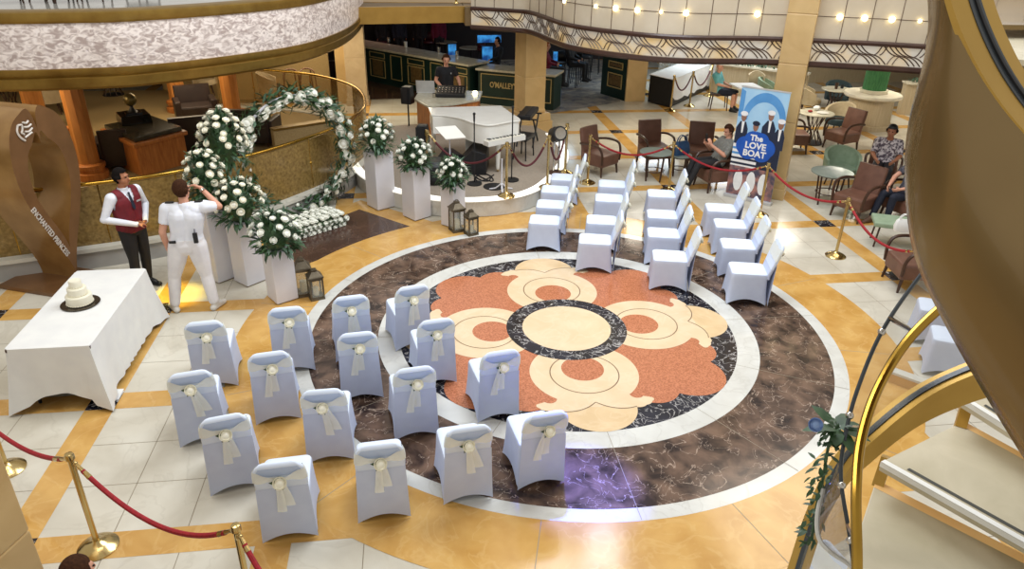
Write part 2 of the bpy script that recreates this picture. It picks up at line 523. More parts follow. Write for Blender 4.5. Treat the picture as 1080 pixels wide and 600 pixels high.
def rose_mesh(r=.04, n_out=6):
    """rose facing +z: a wound bud inside two rings of cupped petals"""
    m = MB()
    m.lathe([(.05 * r, .6 * r), (.4 * r, .56 * r), (.68 * r, .38 * r), (.8 * r, .05 * r), (.6 * r, -.35 * r), (.1 * r, -.5 * r)], n=10)
    for ringi, (R0, n, op, h) in enumerate(((.66, 4, .2, .66), (.95, n_out, .35, .42))):
        for k in range(n):
            a = 2 * PI * (k + .5 * ringi) / n; vs = []
            for i in range(4):
                t = i / 3
                for j in range(5):
                    s_ = (j / 4 - .5) * 2
                    aa = a + s_ * (PI / n) * 1.25
                    rr = r * (R0 * .55 + (R0 * .45 + op * .35 * t) * t + .05)
                    z = r * (-.5 + (h + .5) * t - .22 * t * s_ * s_ - .12 * t * t * (ringi))
                    vs.append((rr * cos(aa), rr * sin(aa), z))
            m.add(vs, [(i * 5 + j, i * 5 + j + 1, i * 5 + j + 6, i * 5 + j + 5) for i in range(3) for j in range(4)], 0)
    return m
def leaf_verts(c, d, up, L, W, bend=.25):
    d = Vector(d).normalized(); up = Vector(up); s_ = d.cross(up)
    if s_.length < 1e-4: s_ = d.cross(Vector((1, 0, 0)))
    s_.normalize(); u = s_.cross(d)
    c = Vector(c)
    return [c, c + d * L * .35 + s_ * W / 2 + u * bend * L * .12, c + d * L * .35 - s_ * W / 2 + u * bend * L * .12,
            c + d * L * .72 + s_ * W * .38 - u * bend * L * .02, c + d * L * .72 - s_ * W * .38 - u * bend * L * .02, c + d * L - u * bend * L * .4], [(0, 1, 2), (1, 3, 4, 2), (3, 5, 4)]

rose_obj = {}
def place_rose(name, key, mtl, parent, loc, direction, r=.04):
    if (key, mtl) not in rose_obj:
        o = rose_mesh(1.0).build(name, MT[mtl], None); rose_obj[(key, mtl)] = o.data
        bpy.data.objects.remove(o)
    o = bpy.data.objects.new(name, rose_obj[(key, mtl)]); COL.objects.link(o); o.parent = parent
    o.location = loc; o.scale = (r, r, r)
    o.rotation_mode = 'QUATERNION'
    o.rotation_quaternion = Vector((0, 0, 1)).rotation_difference(Vector(direction).normalized()) @ Quaternion((0, 0, 1), random.uniform(0, 6.28))
    return o
def make_chair(tilt=0, knot=0):
    t = empty('wedding_chair')
    chair_cover().build('stretch_cover', [MT['cover'], MT['cover_lit'], MT['cover_blue_lit']], t, 50)
    sa = chair_sash(tilt).build('organza_sash', MT['organza'], t, 60)
    y = back_y(.74) - .1
    r = place_rose('rose', 'c', 'rose', sa, (knot, y, .735), (0.1, -1, .45), .05)
    m = MB()
    for dx, dz in ((-.5, -.9), (.2, -1), (-.9, .1)):
        v, f = leaf_verts((knot, y + .015, .735), (dx, -.2, dz), (0, -1, 0), .085, .04); m.add(v, f)
    m.build('rose_leaf', MT['leaf'], sa, 60)
    return t
protos = [make_chair(0, 0), make_chair(.05, -.012), make_chair(-.035, .018)]
used = [False] * 3
def put_chair(i, x, y, rz, label, group):
    if not used[i]:
        o = protos[i]; used[i] = True
        o.location = (x, y, 0); o.rotation_euler.z = rz; tag(o, label, 'chair', group)
    else:
        o = dup(protos[i], (x, y, 0), rz, label, group); o['category'] = 'chair'
    return o
LEFT = {'D': [((278.7, 574), (335, 566)), ((379, 553), (432.5, 545.5)), ((468, 533.7), (519.5, 525)), ((546, 518), (594.5, 509))],
        'C': [((226, 524), (275, 513)), ((327, 490), (372.5, 486)), ((417, 466), (462.5, 459)), ((506, 446.7), (545, 440))],
        'B': [((192.5, 473), (240, 464)), ((271, 449.5), (318, 442)), ((362, 425), (403, 420)), ((442, 410), (480, 404))],
        'A': [((206, 413), (252.5, 407.5)), ((290, 396), (333, 391)), ((354, 383), (396, 377)), ((418, 372), (455, 364))]}
rown = {'D': 'row nearest the camera', 'C': 'second row from camera', 'B': 'third row from camera', 'A': 'row farthest from camera'}
coln = ['cake table end', 'second from cake table end', 'second from medallion end', 'medallion end']
i = 0
for rk, row in LEFT.items():
    for cidx, (a, b) in enumerate(row):
        A, B = P(*a), P(*b); mid = (A + B) / 2; d = B - A
        ang = max(rad(2), min(rad(15), math.atan2(d.y, d.x)))
        off = Matrix.Rotation(ang, 3, 'Z') @ Vector((0, .285, 0))
        put_chair([0, 1, 2, 0, 2][(i * 2 + cidx) % 5], mid.x + off.x, mid.y + off.y, ang, 'white covered chair seen from behind, %s, %s' % (rown[rk], coln[cidx]), 'wedding chairs seen from behind')
        i += 1
RIGHT = [[(-.12, 2.53), (.11, 3.23), (.32, 3.97), (.61, 4.63)], [(.51, 1.68), (.80, 2.45), (1.18, 3.45), (1.42, 4.19)],
         [(1.45, .98), (1.63, 1.83), (1.86, 2.61), (2.17, 3.60)], [(2.41, .46), (2.62, 1.31), (2.83, 2.11), (2.96, 2.82)]]
rcol = ['row nearest the bandstand', 'second row from the bandstand', 'second row from the poster banner', 'row nearest the poster banner']
rpos = ['at the medallion end', 'second from the medallion', 'third from the medallion', 'farthest from the medallion']
for ci, col in enumerate(RIGHT):
    for ri, (x, y) in enumerate(col):
        ang = rad(76)
        off = Matrix.Rotation(ang, 3, 'Z') @ Vector((.19, -.245, 0))
        put_chair([1, 0, 2, 0][(ci + ri) % 4], x + off.x, y + off.y, ang, 'white covered chair facing the arch, %s, %s' % (rcol[ci], rpos[ri]), 'wedding chairs facing the arch')
# ------------------------------------------------------------------ the room around
def sweep(mb, curve, prof, mi=0, side=1, closed_prof=True):
    """sweep a vertical profile [(offset, z)] along a plan curve"""
    c = [Vector((p[0], p[1])) for p in curve]; rings = []
    for i, p in enumerate(c):
        d = (c[min(i + 1, len(c) - 1)] - c[max(i - 1, 0)]).normalized(); n = Vector((d.y, -d.x)) * side
        rings.append([(p.x + n.x * o, p.y + n.y * o, z) for o, z in prof])
    mb.loft(rings, mi, closed_prof, closed_prof)
    return mb
def curve2(pts, n=10): return [(p.x, p.y) for p in spline([(a[0], a[1], 0) for a in pts], n)]

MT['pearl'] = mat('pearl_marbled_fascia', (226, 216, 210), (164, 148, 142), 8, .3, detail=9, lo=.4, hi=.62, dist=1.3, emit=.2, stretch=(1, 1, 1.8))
MT['cream_panel'] = mat('cream_panel', (206, 194, 172), (196, 182, 158), 2, .35)
MT['panel_joint'] = mat('panel_joint', (96, 76, 58), rough=.5)
MT['dark_trim'] = mat('dark_brown_trim', (70, 44, 34), (56, 34, 26), 4, .35)
MT['silver_lit'] = mat('silver_backing_gold_lit', (204, 198, 186), (222, 190, 130), 1.8, .35, .4, lo=.45, hi=.7, emit=.3)  # gold highlights and glow of light scallops put into the silver backing
MT['wave_line'] = mat('dark_wave_line', (84, 62, 46), rough=.4)
MT['glow'] = mat('warm_glow', (255, 240, 190), (255, 236, 180), emit=9)
MT['tan_stone'] = mat('tan_stone_column', (206, 176, 124), (190, 158, 106), 2.2, .3, detail=7, dist=.8)
MT['pale_stone'] = mat('pale_stone_column', (206, 186, 152), (186, 162, 128), 2.5, .3, detail=7, dist=.8)
MT['carpet_tan'] = mat('tan_carpet', (172, 148, 102), (148, 124, 82), 40, .95, detail=6)
MT['carpet_blue'] = mat('mottled_bar_floor', (176, 166, 150), (96, 98, 104), 3, .25, detail=7, dist=.6)
MT['slab'] = mat('deck_underside', (120, 96, 58), (104, 82, 48), 3, .6)
MT['gold_beam'] = mat('gold_beam', (176, 138, 62), (160, 122, 50), 3, .4, .3)
MT['green_bar'] = mat('dark_green_panel', (20, 48, 42), (14, 38, 34), 4, .4)
MT['bar_gold'] = mat('bar_gold_line', (190, 168, 112), rough=.4)
MT['bar_inset'] = mat('gold_brown_inset', (122, 100, 62), (90, 72, 44), 14, .4)
MT['marble_top'] = mat('pale_counter_top', (200, 196, 176), (176, 170, 150), 6, .2, dist=1)
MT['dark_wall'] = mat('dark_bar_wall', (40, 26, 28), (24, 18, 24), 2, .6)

# --- left balcony: parapet with pearl fascia
bal = [P(-260, 86, 2.45), P(-120, 93, 2.45), P(0, 96, 2.45), P(100, 93, 2.45), P(150, 90, 2.45), P(225, 81, 2.45), P(300, 69, 2.45), P(340, 58, 2.45), P(370, 43, 2.45), P(384, 27, 2.45)]
bal = curve2(bal, 8)
endp = Vector(bal[-1])
bal += [(endp.x - .25, endp.y + .9), (endp.x - .9, endp.y + 1.8)]
par = empty('wall_left'); struct(par)
m = MB(); sweep(m, bal, [(-.35, 2.45), (-.05, 2.43), (.0, 2.47), (.02, 2.6), (-.02, 2.63)], 0); sweep(m, bal, [(-.3, 2.62), (.0, 2.62), (.03, 2.66), (.03, 2.74), (-.3, 2.76)], 0)
struct(m.build('trim_1', MT['antique'], par, 40))
m = MB(); sweep(m, bal, [(-.3, 2.74), (.0, 2.74), (.02, 3.0), (.02, 3.2), (.0, 3.37), (-.3, 3.37)], 0)
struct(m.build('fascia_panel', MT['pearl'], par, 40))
m = MB(); sweep(m, bal, [(-.3, 3.36), (.03, 3.36), (.05, 3.4), (.04, 3.5), (.0, 3.52), (-.3, 3.52)], 0)
struct(m.build('trim_2', MT['antique'], par, 40))
# upper deck behind that parapet, its underside is the lounge ceiling
m = MB()
poly = [(x - .0, y) for x, y in bal] + [(-4.2, 23.5), (-15.8, 23.5), (-15.8, 0.6)]
inset = []
for i, p in enumerate(bal):
    a = Vector(bal[max(0, i - 1)]); b = Vector(bal[min(len(bal) - 1, i + 1)]); d = (b - a).normalized(); n = Vector((d.y, -d.x))
    inset.append((p[0] - n.x * .3, p[1] - n.y * .3))
poly = inset + [(-4.2, 19.5), (-15.8, 19.5), (-15.8, 2.0)]
m.prism(poly, 2.5, 2.95)
struct(m.build('ceiling_left', MT['slab'], None, 0))

# --- right balcony: brass wave grille below cream panels
gb = [P(497, 30, 2.5), P(540, 33, 2.5), P(562, 36, 2.5), P(600, 51, 2.5), P(660, 61, 2.5), P(720, 66, 2.5), P(800, 67, 2.5), P(900, 72, 2.5), P(975, 77, 2.5), P(1040, 81, 2.5), P(1120, 86, 2.5)]
gb = [(p.x, p.y) for p in gb]
gcurve = curve2(gb, 10)
pr = empty('wall_right'); struct(pr)
SD = 1   # outward is towards the atrium
m = MB(); sweep(m, gcurve, [(-.2, 2.5), (.03, 2.48), (.06, 2.52), (.05, 2.58), (-.2, 2.6)], 0)
sweep(m, gcurve, [(-.2, 2.90), (.05, 2.9), (.06, 2.95), (.04, 2.98), (-.2, 2.98)], 0)
struct(m.build('trim_3', MT['dark_trim'], pr, 40))
m = MB(); sweep(m, gcurve, [(-.2, 2.58), (.0, 2.58), (.0, 2.91), (-.2, 2.91)], 0)
struct(m.build('grille_backing', MT['silver_lit'], pr, 40))
# arc-length lookup
cum = [0]
for a, b in zip(gcurve, gcurve[1:]): cum.append(cum[-1] + math.hypot(b[0] - a[0], b[1] - a[1]))
def gpos(s_, off, z):
    s_ = max(0, min(cum[-1] - 1e-4, s_)); i = 0
    while cum[i + 1] < s_: i += 1
    t = (s_ - cum[i]) / (cum[i + 1] - cum[i]); a, b = Vector(gcurve[i]), Vector(gcurve[i + 1]); p = a.lerp(b, t)
    d = (b - a).normalized(); return (p.x + d.y * off, p.y - d.x * off, z)
m = MB()
L_ = .82; s0 = 0.0; H0, H1 = 2.6, 2.9
def wave(sa, up, W=.46, ta=0, tb=1):
    pts = []
    for k in range(11):
        t = ta + (tb - ta) * k / 10; zz_ = H0 + (H1 - H0) * (t + .11 * sin(2 * PI * t))
        zz_ = zz_ if up else H0 + H1 - zz_
        pts.append(Vector(gpos(sa + W * t, .012, zz_)))
    m.tube(pts, .0095, 4)
while s0 < cum[-1] - .9:
    for k in range(4): wave(s0 + k * .085, False)
    for k in range(2): wave(s0 + .74 + k * .085, True, .2, 0, .5); wave(s0 + .40 + k * .085, True, .2, .52, 1)
    s0 += .64
struct(m.build('grille_waves', MT['wave_line'], pr, 60))
m = MB(); sweep(m, gcurve, [(-.12, 2.96), (.0, 2.96), (.0, 3.35), (.0, 4.4), (-.12, 4.4)], 0)
struct(m.build('cream_panels', MT['cream_panel'], pr, 40))
m = MB(); s0 = .1
while s0 < cum[-1]:
    m.tube([gpos(s0, .004, 2.97), gpos(s0, .004, 4.39)], .007, 4); s0 += .46
for i in range(len(gcurve) - 1):
    m.tube([gpos(cum[i], .004, 3.35), gpos(cum[i + 1], .004, 3.35)], .006, 4)
struct(m.build('panel_joints', MT['panel_joint'], pr, 0))
def nearest_s(px, py):
    best = (1e9, 0)
    for k in range(400):
        s_ = cum[-1] * k / 399; v = Vector(gpos(s_, .02, 3.35)) - CAM
        u = 540 + FPX * v.dot(RT) / v.dot(FW)
        best = min(best, (abs(u - px), s_))
    return best[1]
ordn = ['first', 'second', 'third', 'fourth', 'fifth', 'sixth', 'seventh', 'eighth', 'ninth', 'tenth']
glow_a = [595, 628, 649, 672, 697, 723, 798]; glow_b = [857, 886, 912, 940, 971]
for grp, lst, txt in ((0, glow_a, 'between the two stone columns'), (1, glow_b, 'beyond the right stone column')):
    for k, u in enumerate(lst):
        s_ = nearest_s(u, 15); p = gpos(s_, .02, 3.35); big = u in (672, 649, 723, 798, 886, 912, 940)
        t = empty('parapet_glow_ball', p, 0, 'small glowing lamp on cream parapet %s, %s from the left' % (txt, ordn[k]), 'lamp', 'small lamps on the cream parapet')  # emissive ball with a brass stub on the panel joint
        mm = MB(); mm.ball((0, 0, 0), .05 if big else .03, 10, 6); mm.build('glow', MT['glow'], t)
        mm = MB(); mm.cyl((0, .0, .0), (.0, .05, 0), .02, n=8); mm.build('back_stub', MT['brass'], t)
# deck slab over bar and right lounge
inset = []
for i, p in enumerate(gcurve):
    a = Vector(gcurve[max(0, i - 1)]); b = Vector(gcurve[min(len(gcurve) - 1, i + 1)]); d = (b - a).normalized(); n = Vector((d.y, -d.x))
    inset.append((p[0] - n.x * .15, p[1] - n.y * .15))
m = MB(); m.prism([(-.6, 9.6)] + inset[3:] + [(19.8, 3.5), (19.8, 19.5), (-.6, 19.5)], 2.55, 2.95)
struct(m.build('ceiling_right', MT['slab'], None, 0))
m = MB(); m.prism([(-2.95, 9.6), (-.62, 9.95), (-.62, 19.5), (-4.1, 19.5), (-4.1, 11.6)], 2.62, 2.95)
struct(m.build('ceiling_back', MT['slab'], None, 0))
m = MB(); m.beam((-3.0, 9.45, 2.78), (-.35, 9.85, 2.78), .12, .36)
struct(m.build('trim_4', MT['gold_beam'], None, 0))
# upper storey glimpsed over the beam
m = MB(); m.box(-2, 16.5, 2.951, 7, 12, .01); struct(m.build('floor_upper', MT['gold_beam'], None, 0))
t = empty('brass_post', (-.75, 10.4, 2.96), 0, 'brass post on upper deck above the gold beam', 'post')
m = MB(); m.cyl((0, 0, 0), (0, 0, 1.1), .03); m.build('pole', MT['brass'], t); m = MB(); m.lathe([(.08, 0), (.07, .03), (.03, .05)]); m.build('base', MT['brass'], t)

# --- columns
def column(name, cx, cy, w, h, mtl, rz=0, base=None, joints=()):
    t = empty(name, (cx, cy, 0), rz); struct(t)
    m = MB(); z = 0
    cuts = [0] + list(joints) + [h]
    for a, b in zip(cuts, cuts[1:]): m.box(0, 0, a, w, w, b - a - .012)
    m.box(0, 0, 0, w - .02, w - .02, h)
    struct(m.build('column_shaft', MT[mtl], t, 0, .01))
    if base:
        m = MB(); bw, bh = base
        m.box(0, 0, 0, bw, bw, bh * .55); m.box(0, 0, bh * .55, bw * .93, bw * .93, bh * .3, taper=.96); m.box(0, 0, bh * .85, w * 1.04, w * 1.04, bh * .15)
        struct(m.build('column_base', MT[mtl], t, 0, .012))
    return t
column('column', .98, 9.75, .56, 6.2, 'tan_stone', rad(20), (.86, .62), (1.4, 2.5, 3.3))
column('column', 5.05, 4.78, .5, 6.2, 'tan_stone', rad(-32), (.56, .4), (1.5, 2.55, 3.4))
column('column', -3.4, 13.1, .55, 2.6, 'pale_stone', 0, (.62, .3), (1.3,))
column('column', -3.78, 13.25, .34, 2.6, 'tan_stone', 0)
column('column', 4.65, 13.25, .6, 2.6, 'tan_stone', 0, None, (1.3,))
# front left column by the camera
e0 = P(46, 690, 0)
column('column', e0.x - .47, e0.y + .02, .8, 4.0, 'tan_stone', rad(-20), None, (.95, 1.9, 2.85))
# --- outer walls, dark under the decks
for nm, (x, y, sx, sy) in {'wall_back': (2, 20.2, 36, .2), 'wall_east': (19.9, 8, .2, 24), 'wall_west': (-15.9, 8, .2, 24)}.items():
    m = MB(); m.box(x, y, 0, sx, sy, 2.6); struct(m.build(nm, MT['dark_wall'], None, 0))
m = MB(); m.box(-6.5, 13.8, 0, 4.6, .15, 2.55); struct(m.build('wall_lounge', MT['carpet_tan'], None, 0))

# --- curved balustrade round the sunken lounge corner
cb = curve2([(-11, 1.2), (-9.2, 1.75), (-7.81, 2.1), (-6.81, 2.42), (-5.81, 2.78), (-5.09, 3.26), (-4.31, 4.0), (-3.45, 5.15), (-2.95, 6.25), (-2.75, 7.5), (-3.05, 9.2), (-4.0, 10.6), (-5.3, 11.4), (-6.8, 11.8)], 8)
cv = [Vector(c) for c in cb]; cb = []
for i, c in enumerate(cv):   # rail stands a little behind the curb's foot
    d = (cv[min(i + 1, len(cv) - 1)] - cv[max(0, i - 1)]).normalized(); cb.append((c.x - d.y * .12, c.y + d.x * .12))
MT['bronze_glass'] = mat('bronze_backed_glass', (164, 136, 80), (116, 92, 50), 22, .14, .1, detail=6, alpha=.86)
MT['curb'] = mat('white_curb', (214, 212, 200), (196, 194, 184), 3, .3)
MT['riser_grey'] = mat('grey_riser', (172, 170, 166), (156, 154, 150), 3, .4)
t = empty('glass_balustrade', (0, 0, 0), 0, 'long curved balustrade of bronze glass with brass rail behind the flower arch', 'balustrade')
m = MB(); sweep(m, cb, [(-.1, 0), (.12, 0), (.12, .27), (-.1, .27)]); m.build('riser', MT['riser_grey'], t, 40)
m = MB(); sweep(m, cb, [(-.12, .27), (.16, .27), (.16, .33), (-.12, .33)]); m.build('curb_cap', MT['curb'], t, 40)
m = MB(); m.tube([(x, y, 1.26) for x, y in cb], .03, 8); m.build('hand_rail', MT['brass_rail'], t, 60)
seg = 9
for k in range(0, len(cb) - 1, seg):
    part = cb[k:k + seg + 1]
    if len(part) < 2: continue
    m = MB(); sweep(m, part, [(-.008, .33), (.008, .33), (.008, 1.22), (-.008, 1.22)])
    m.build('glass_pane', MT['bronze_glass'] if k < 9 * seg else MT['glass_brown'], t, 40)
    x, y = part[0]
    m = MB(); m.cyl((x, y, .33), (x, y, 1.24), .012, n=6); m.ball((x, y, .8), .03, 8, 6); m.build('glass_post', MT['brass_rail'], t, 40)
# raised lounge floor inside
m = MB(); m.prism([(x, y) for x, y in cb if True] + [(-8.5, 13.7), (-15, 13.7), (-15, .6)], .004, .3)
struct(m.build('floor_lounge', MT['carpet_tan'], None, 0))
# bar floor
m = MB(); m.flat([(1.4, 11.3), (4.2, 12.9), (5.5, 19.9), (1.4, 19.9)], .014); struct(m.build('floor_bar', MT['carpet_blue'], None, 0))
m = MB(); m.flat([(-8, 13.2), (.2, 13.8), (1.4, 19.9), (-8, 19.9)], .014); struct(m.build('floor_pub', MT['dark_brown'], None, 0))

# --- bandstand
MT['stage_carpet'] = mat('grey_beige_carpet', (158, 146, 130), (142, 130, 116), 40, .95)
MT['rim'] = mat('lit_white_rim', (250, 248, 240), emit=.9)
st = [(-3.3, 7.0), (-2.95, 5.7), (-2.4, 4.8), (-1.7, 4.25), (-1.2, 4.07), (-.6, 4.06), (-.1, 4.2), (.3, 4.5), (.62, 4.95), (1.0, 5.7), (1.3, 6.5), (1.4, 7.4), (1.3, 8.4)]
stc = curve2(st, 6)
t = empty('floor_bandstand'); struct(t)
m = MB(); m.prism(stc + [(1.0, 9.2), (-1.5, 9.6), (-3.2, 9.2)], .01, .3, 0); struct(m.build('riser_white', MT['ring_white'], t, 0))
m = MB(); sweep(m, stc, [(-.14, .3), (.03, .3), (.03, .33), (-.14, .33)]); struct(m.build('rim_strip', MT['rim'], t, 30))
m = MB(); m.flat([(x * .985, 6.8 + (y - 6.8) * .97) for x, y in stc] + [(1.0, 9.15), (-1.5, 9.55), (-3.15, 9.15)], .312); struct(m.build('carpet', MT['stage_carpet'], t, 0))
# ------------------------------------------------------------------ flowers, plinths and lanterns
def one(name, mb, mtl, label, cat, loc=(0, 0, 0), rz=0, group=None, smooth=35, bevel=0):
    o = mb.build(name, mtl, None, smooth, bevel, loc, rz); return tag(o, label, cat, group)
def plinth(cx, cy, w, h, rz, label):
    t = empty('plinth', (cx, cy, 0), rz, label, 'plinth', 'white square flower plinths')
    m = MB(); m.box(0, 0, .02, w, w, h - .03); m.build('body', MT['white_paint'], t, 0, .006)
    m = MB(); m.box(0, 0, h - .012, w + .006, w + .006, .012); m.build('top_board', MT['white_paint'], t, 0, .003)
    m = MB(); m.box(0, 0, 0, w - .03, w - .03, .02); m.build('foot', MT['joint'], t, 0)
def bouquet(loc, r, h, n, mtl, label, leafm='leaf', droop=.35, dens=1.0, rs=.044, seed=1):
    rnd = random.Random(seed)
    t = empty('flower_arrangement', loc, rnd.uniform(0, 6), label, 'flowers', 'white rose arrangements on the plinths')
    for lm, cnt in ((leafm, int(230 * dens)), ('leaf2', int(110 * dens))):
        m = MB()
        for k in range(cnt):
            a = rnd.uniform(0, 2 * PI); e = rnd.uniform(-droop, 1); el = e * PI / 2
            d = Vector((cos(a) * cos(el), sin(a) * cos(el), sin(el)))
            q = rnd.uniform(.45, .86)
            c = Vector((d.x * r * q, d.y * r * q, max(-.12, (h * .42 + d.z * h * .58) * q - .02)))
            dd = d + Vector((rnd.uniform(-.5, .5), rnd.uniform(-.5, .5), rnd.uniform(-.4, .5)))
            v, f = leaf_verts(c, dd, (0, 0, 1), rnd.uniform(.11, .2), rnd.uniform(.03, .055), rnd.uniform(-.5, 1)); m.add(v, f)
        if lm == leafm: m.ball((0, 0, h * .35), (r * .55, r * .55, h * .4), 10, 6)
        m.build('foliage', MT[lm], t, 60)
    gold = 2.39996
    for k in range(n):
        e = 1 - (k + .5) / n * 1.12; a = k * gold + rnd.uniform(-.3, .3)
        s_ = math.sqrt(max(0, 1 - e * e)); d = Vector((s_ * cos(a), s_ * sin(a), e))
        q = rnd.uniform(.84, 1.0)
        c = (d.x * r * q, d.y * r * q, max(.0, h * .42 + d.z * h * .56 * q))
        place_rose('rose', 'b', mtl, t, c, d + Vector((0, 0, .25)), rs * rnd.uniform(.85, 1.15))
    return t
q1 = P(398.7, 223); q2 = P(438, 234); q3 = P(479, 242); q6 = P(292.8, 322.5); q5 = P(261.4, 303.7); q4 = P(231, 300)
def pl(q, w, h, rz, label):
    """q is the corner nearest the camera"""
    off = Matrix.Rotation(rz, 3, 'Z') @ Vector((0, w * .7071, 0)); c = q + off
    plinth(c.x, c.y, w, h, rz + PI / 4, label); return Vector((c.x, c.y, h))
c1 = pl(q1, .38, 1.04, rad(-12), 'tall white plinth nearest the hoop arch, right of the hoop')
c2 = pl(q2, .36, .92, rad(-8), 'middle white plinth of the stepped three beside the bandstand')
c3 = pl(q3, .30, .76, rad(0), 'lowest white plinth in front of bandstand, behind two lanterns')
c6 = pl(q6, .31, .76, rad(-12), 'lowest white plinth left of the hoop arch, beside two lanterns')
c5 = pl(q5, .32, .95, rad(0), 'medium white plinth left of the hoop arch, behind the lowest plinth')
c4 = pl(q4, .32, 1.14, rad(0), 'tallest white plinth directly beside the officer in white')
bouquet(c1, .31, .62, 26, 'rose_white', 'tall white rose arrangement on the tall plinth right of the hoop', seed=2, rs=.046)
bouquet(c2, .30, .5, 26, 'rose_white', 'rounded white rose arrangement on the middle plinth by the bandstand', seed=3, rs=.045)
bouquet(c3, .26, .45, 24, 'rose_white', 'small white rose arrangement on the lowest plinth by the bandstand', seed=4, rs=.045)
bouquet(c6, .34, .55, 30, 'rose_white', 'white rose arrangement on the low plinth above the left lanterns', seed=5)
bouquet(c5, .36, .62, 32, 'rose', 'full ivory rose arrangement on the medium plinth left of the hoop', seed=6)
bouquet(c4, .28, .85, 30, 'rose', 'tall ivory rose arrangement at the raised hand of the officer', seed=7)
# the tallest arrangement stands on its own slim stand behind
q7 = P(238, 172, 1.36); q7 = Vector((q7.x, q7.y, 0))
t = empty('flower_stand', q7, 0, 'slim dark flower stand behind the plinths left of the arch', 'stand')
m = MB(); m.cyl((0, 0, .3), (0, 0, 1.3), .022, n=8); m.build('pole', MT['leaf'], t)
m = MB(); m.lathe([(.02, 1.28), (.13, 1.3), (.13, 1.33), (.02, 1.34)]); m.build('dish', MT['leaf'], t)
m = MB(); m.lathe([(.2, .3), (.2, .32), (.03, .35)]); m.build('base', MT['leaf'], t)
bouquet((q7.x, q7.y, 1.33), .36, .9, 38, 'rose', 'tallest ivory rose arrangement, highest of all, left of the hoop', seed=8, rs=.047)

# hoop arch
ca = P(312, 163, 1.07); ta = rad(37)
t = empty('floral_arch', (ca.x, ca.y, 0), ta, 'round hoop arch covered in white roses and eucalyptus leaves', 'arch')
rnd = random.Random(11); RH = 1.0
m = MB(); m.tube([(RH * cos(a), 0, 1.07 + RH * sin(a)) for a in [2 * PI * k / 60 for k in range(60)]], .025, 8, loop=True); m.build('hoop_frame', MT['white_paint'], t)
for lm, cnt in (('leaf', 900), ('leaf2', 520)):
    m = MB()
    for k in range(cnt):
        a = rnd.uniform(0, 2 * PI); o_ = Vector((cos(a), 0, sin(a))); b = rnd.uniform(0, 2 * PI)
        rr = rnd.uniform(.01, .15); n_ = o_ * cos(b) + Vector((0, 1, 0)) * sin(b)
        c = Vector((0, 0, 1.07)) + o_ * RH + n_ * rr
        tang = Vector((-sin(a), 0, cos(a))) * rnd.choice((-1, 1))
        if c.z < .03: c.z = .03
        v, f = leaf_verts(c, n_ + tang * rnd.uniform(.2, 1.4), n_, rnd.uniform(.11, .2), rnd.uniform(.035, .06), .4); m.add([(x, y, max(.01, z)) for x, y, z in v], f)
    m.build('foliage', MT[lm], t, 60)
for k in range(70):
    a = 2 * PI * k / 70 + rnd.uniform(-.04, .04)
    big = .3 < a < 2.9 or rnd.random() < .35
    o_ = Vector((cos(a), 0, sin(a))); b = rnd.uniform(-2.5, -.7)
    n_ = o_ * cos(b) + Vector((0, 1, 0)) * sin(b)
    c = Vector((0, 0, 1.07)) + o_ * RH + n_ * rnd.uniform(.11, .16); c.z = max(.05, c.z)
    place_rose('rose', 'a', 'rose_white', t, c, n_, (.075 if big else .05) * rnd.uniform(.8, 1.15))

# bed of roses at the foot of the arch
A_, B_, C_, D_ = [Vector(v + (0,)) for v in ((-4.19, 3.85), (-3.39, 4.41), (-3.24, 3.77), (-3.8, 3.12))]
cb_ = (A_ + B_ + C_ + D_) / 4; ang = math.atan2(.6, .75)
t = empty('rose_bed', cb_, ang, 'low block of white roses lying on the dark floor before the arch', 'flowers')
m = MB(); m.box(0, 0, 0, .98, .5, .16, taper=.92)
for k in range(150):
    x, y = rnd.uniform(-.48, .48), rnd.uniform(-.25, .25); v, f = leaf_verts((x, y, .14), (rnd.uniform(-1, 1), rnd.uniform(-1, 1), .8), (0, 0, 1), .09, .035); m.add(v, f)
    x = rnd.uniform(-.48, .48); v, f = leaf_verts((x, -.25, rnd.uniform(.03, .14)), (rnd.uniform(-1, 1), -1, .3), (0, 0, 1), .08, .035); m.add(v, f)
m.build('foliage', MT['leaf'], t, 60)
for i in range(10):
    for j in range(5):
        place_rose('rose', 'd', 'rose_white', t, (-.45 + .1 * i + rnd.uniform(-.03, .03), -.22 + .105 * j + rnd.uniform(-.025, .025), .19 + rnd.uniform(-.01, .015)), (rnd.uniform(-.3, .3), rnd.uniform(-.4, .1), 1), .052)
    for j in range(2):
        place_rose('rose', 'd', 'rose_white', t, (-.45 + .1 * i + .04 * j + rnd.uniform(-.02, .02), -.275, .045 + .08 * j), (0, -1, .35), .048)
    
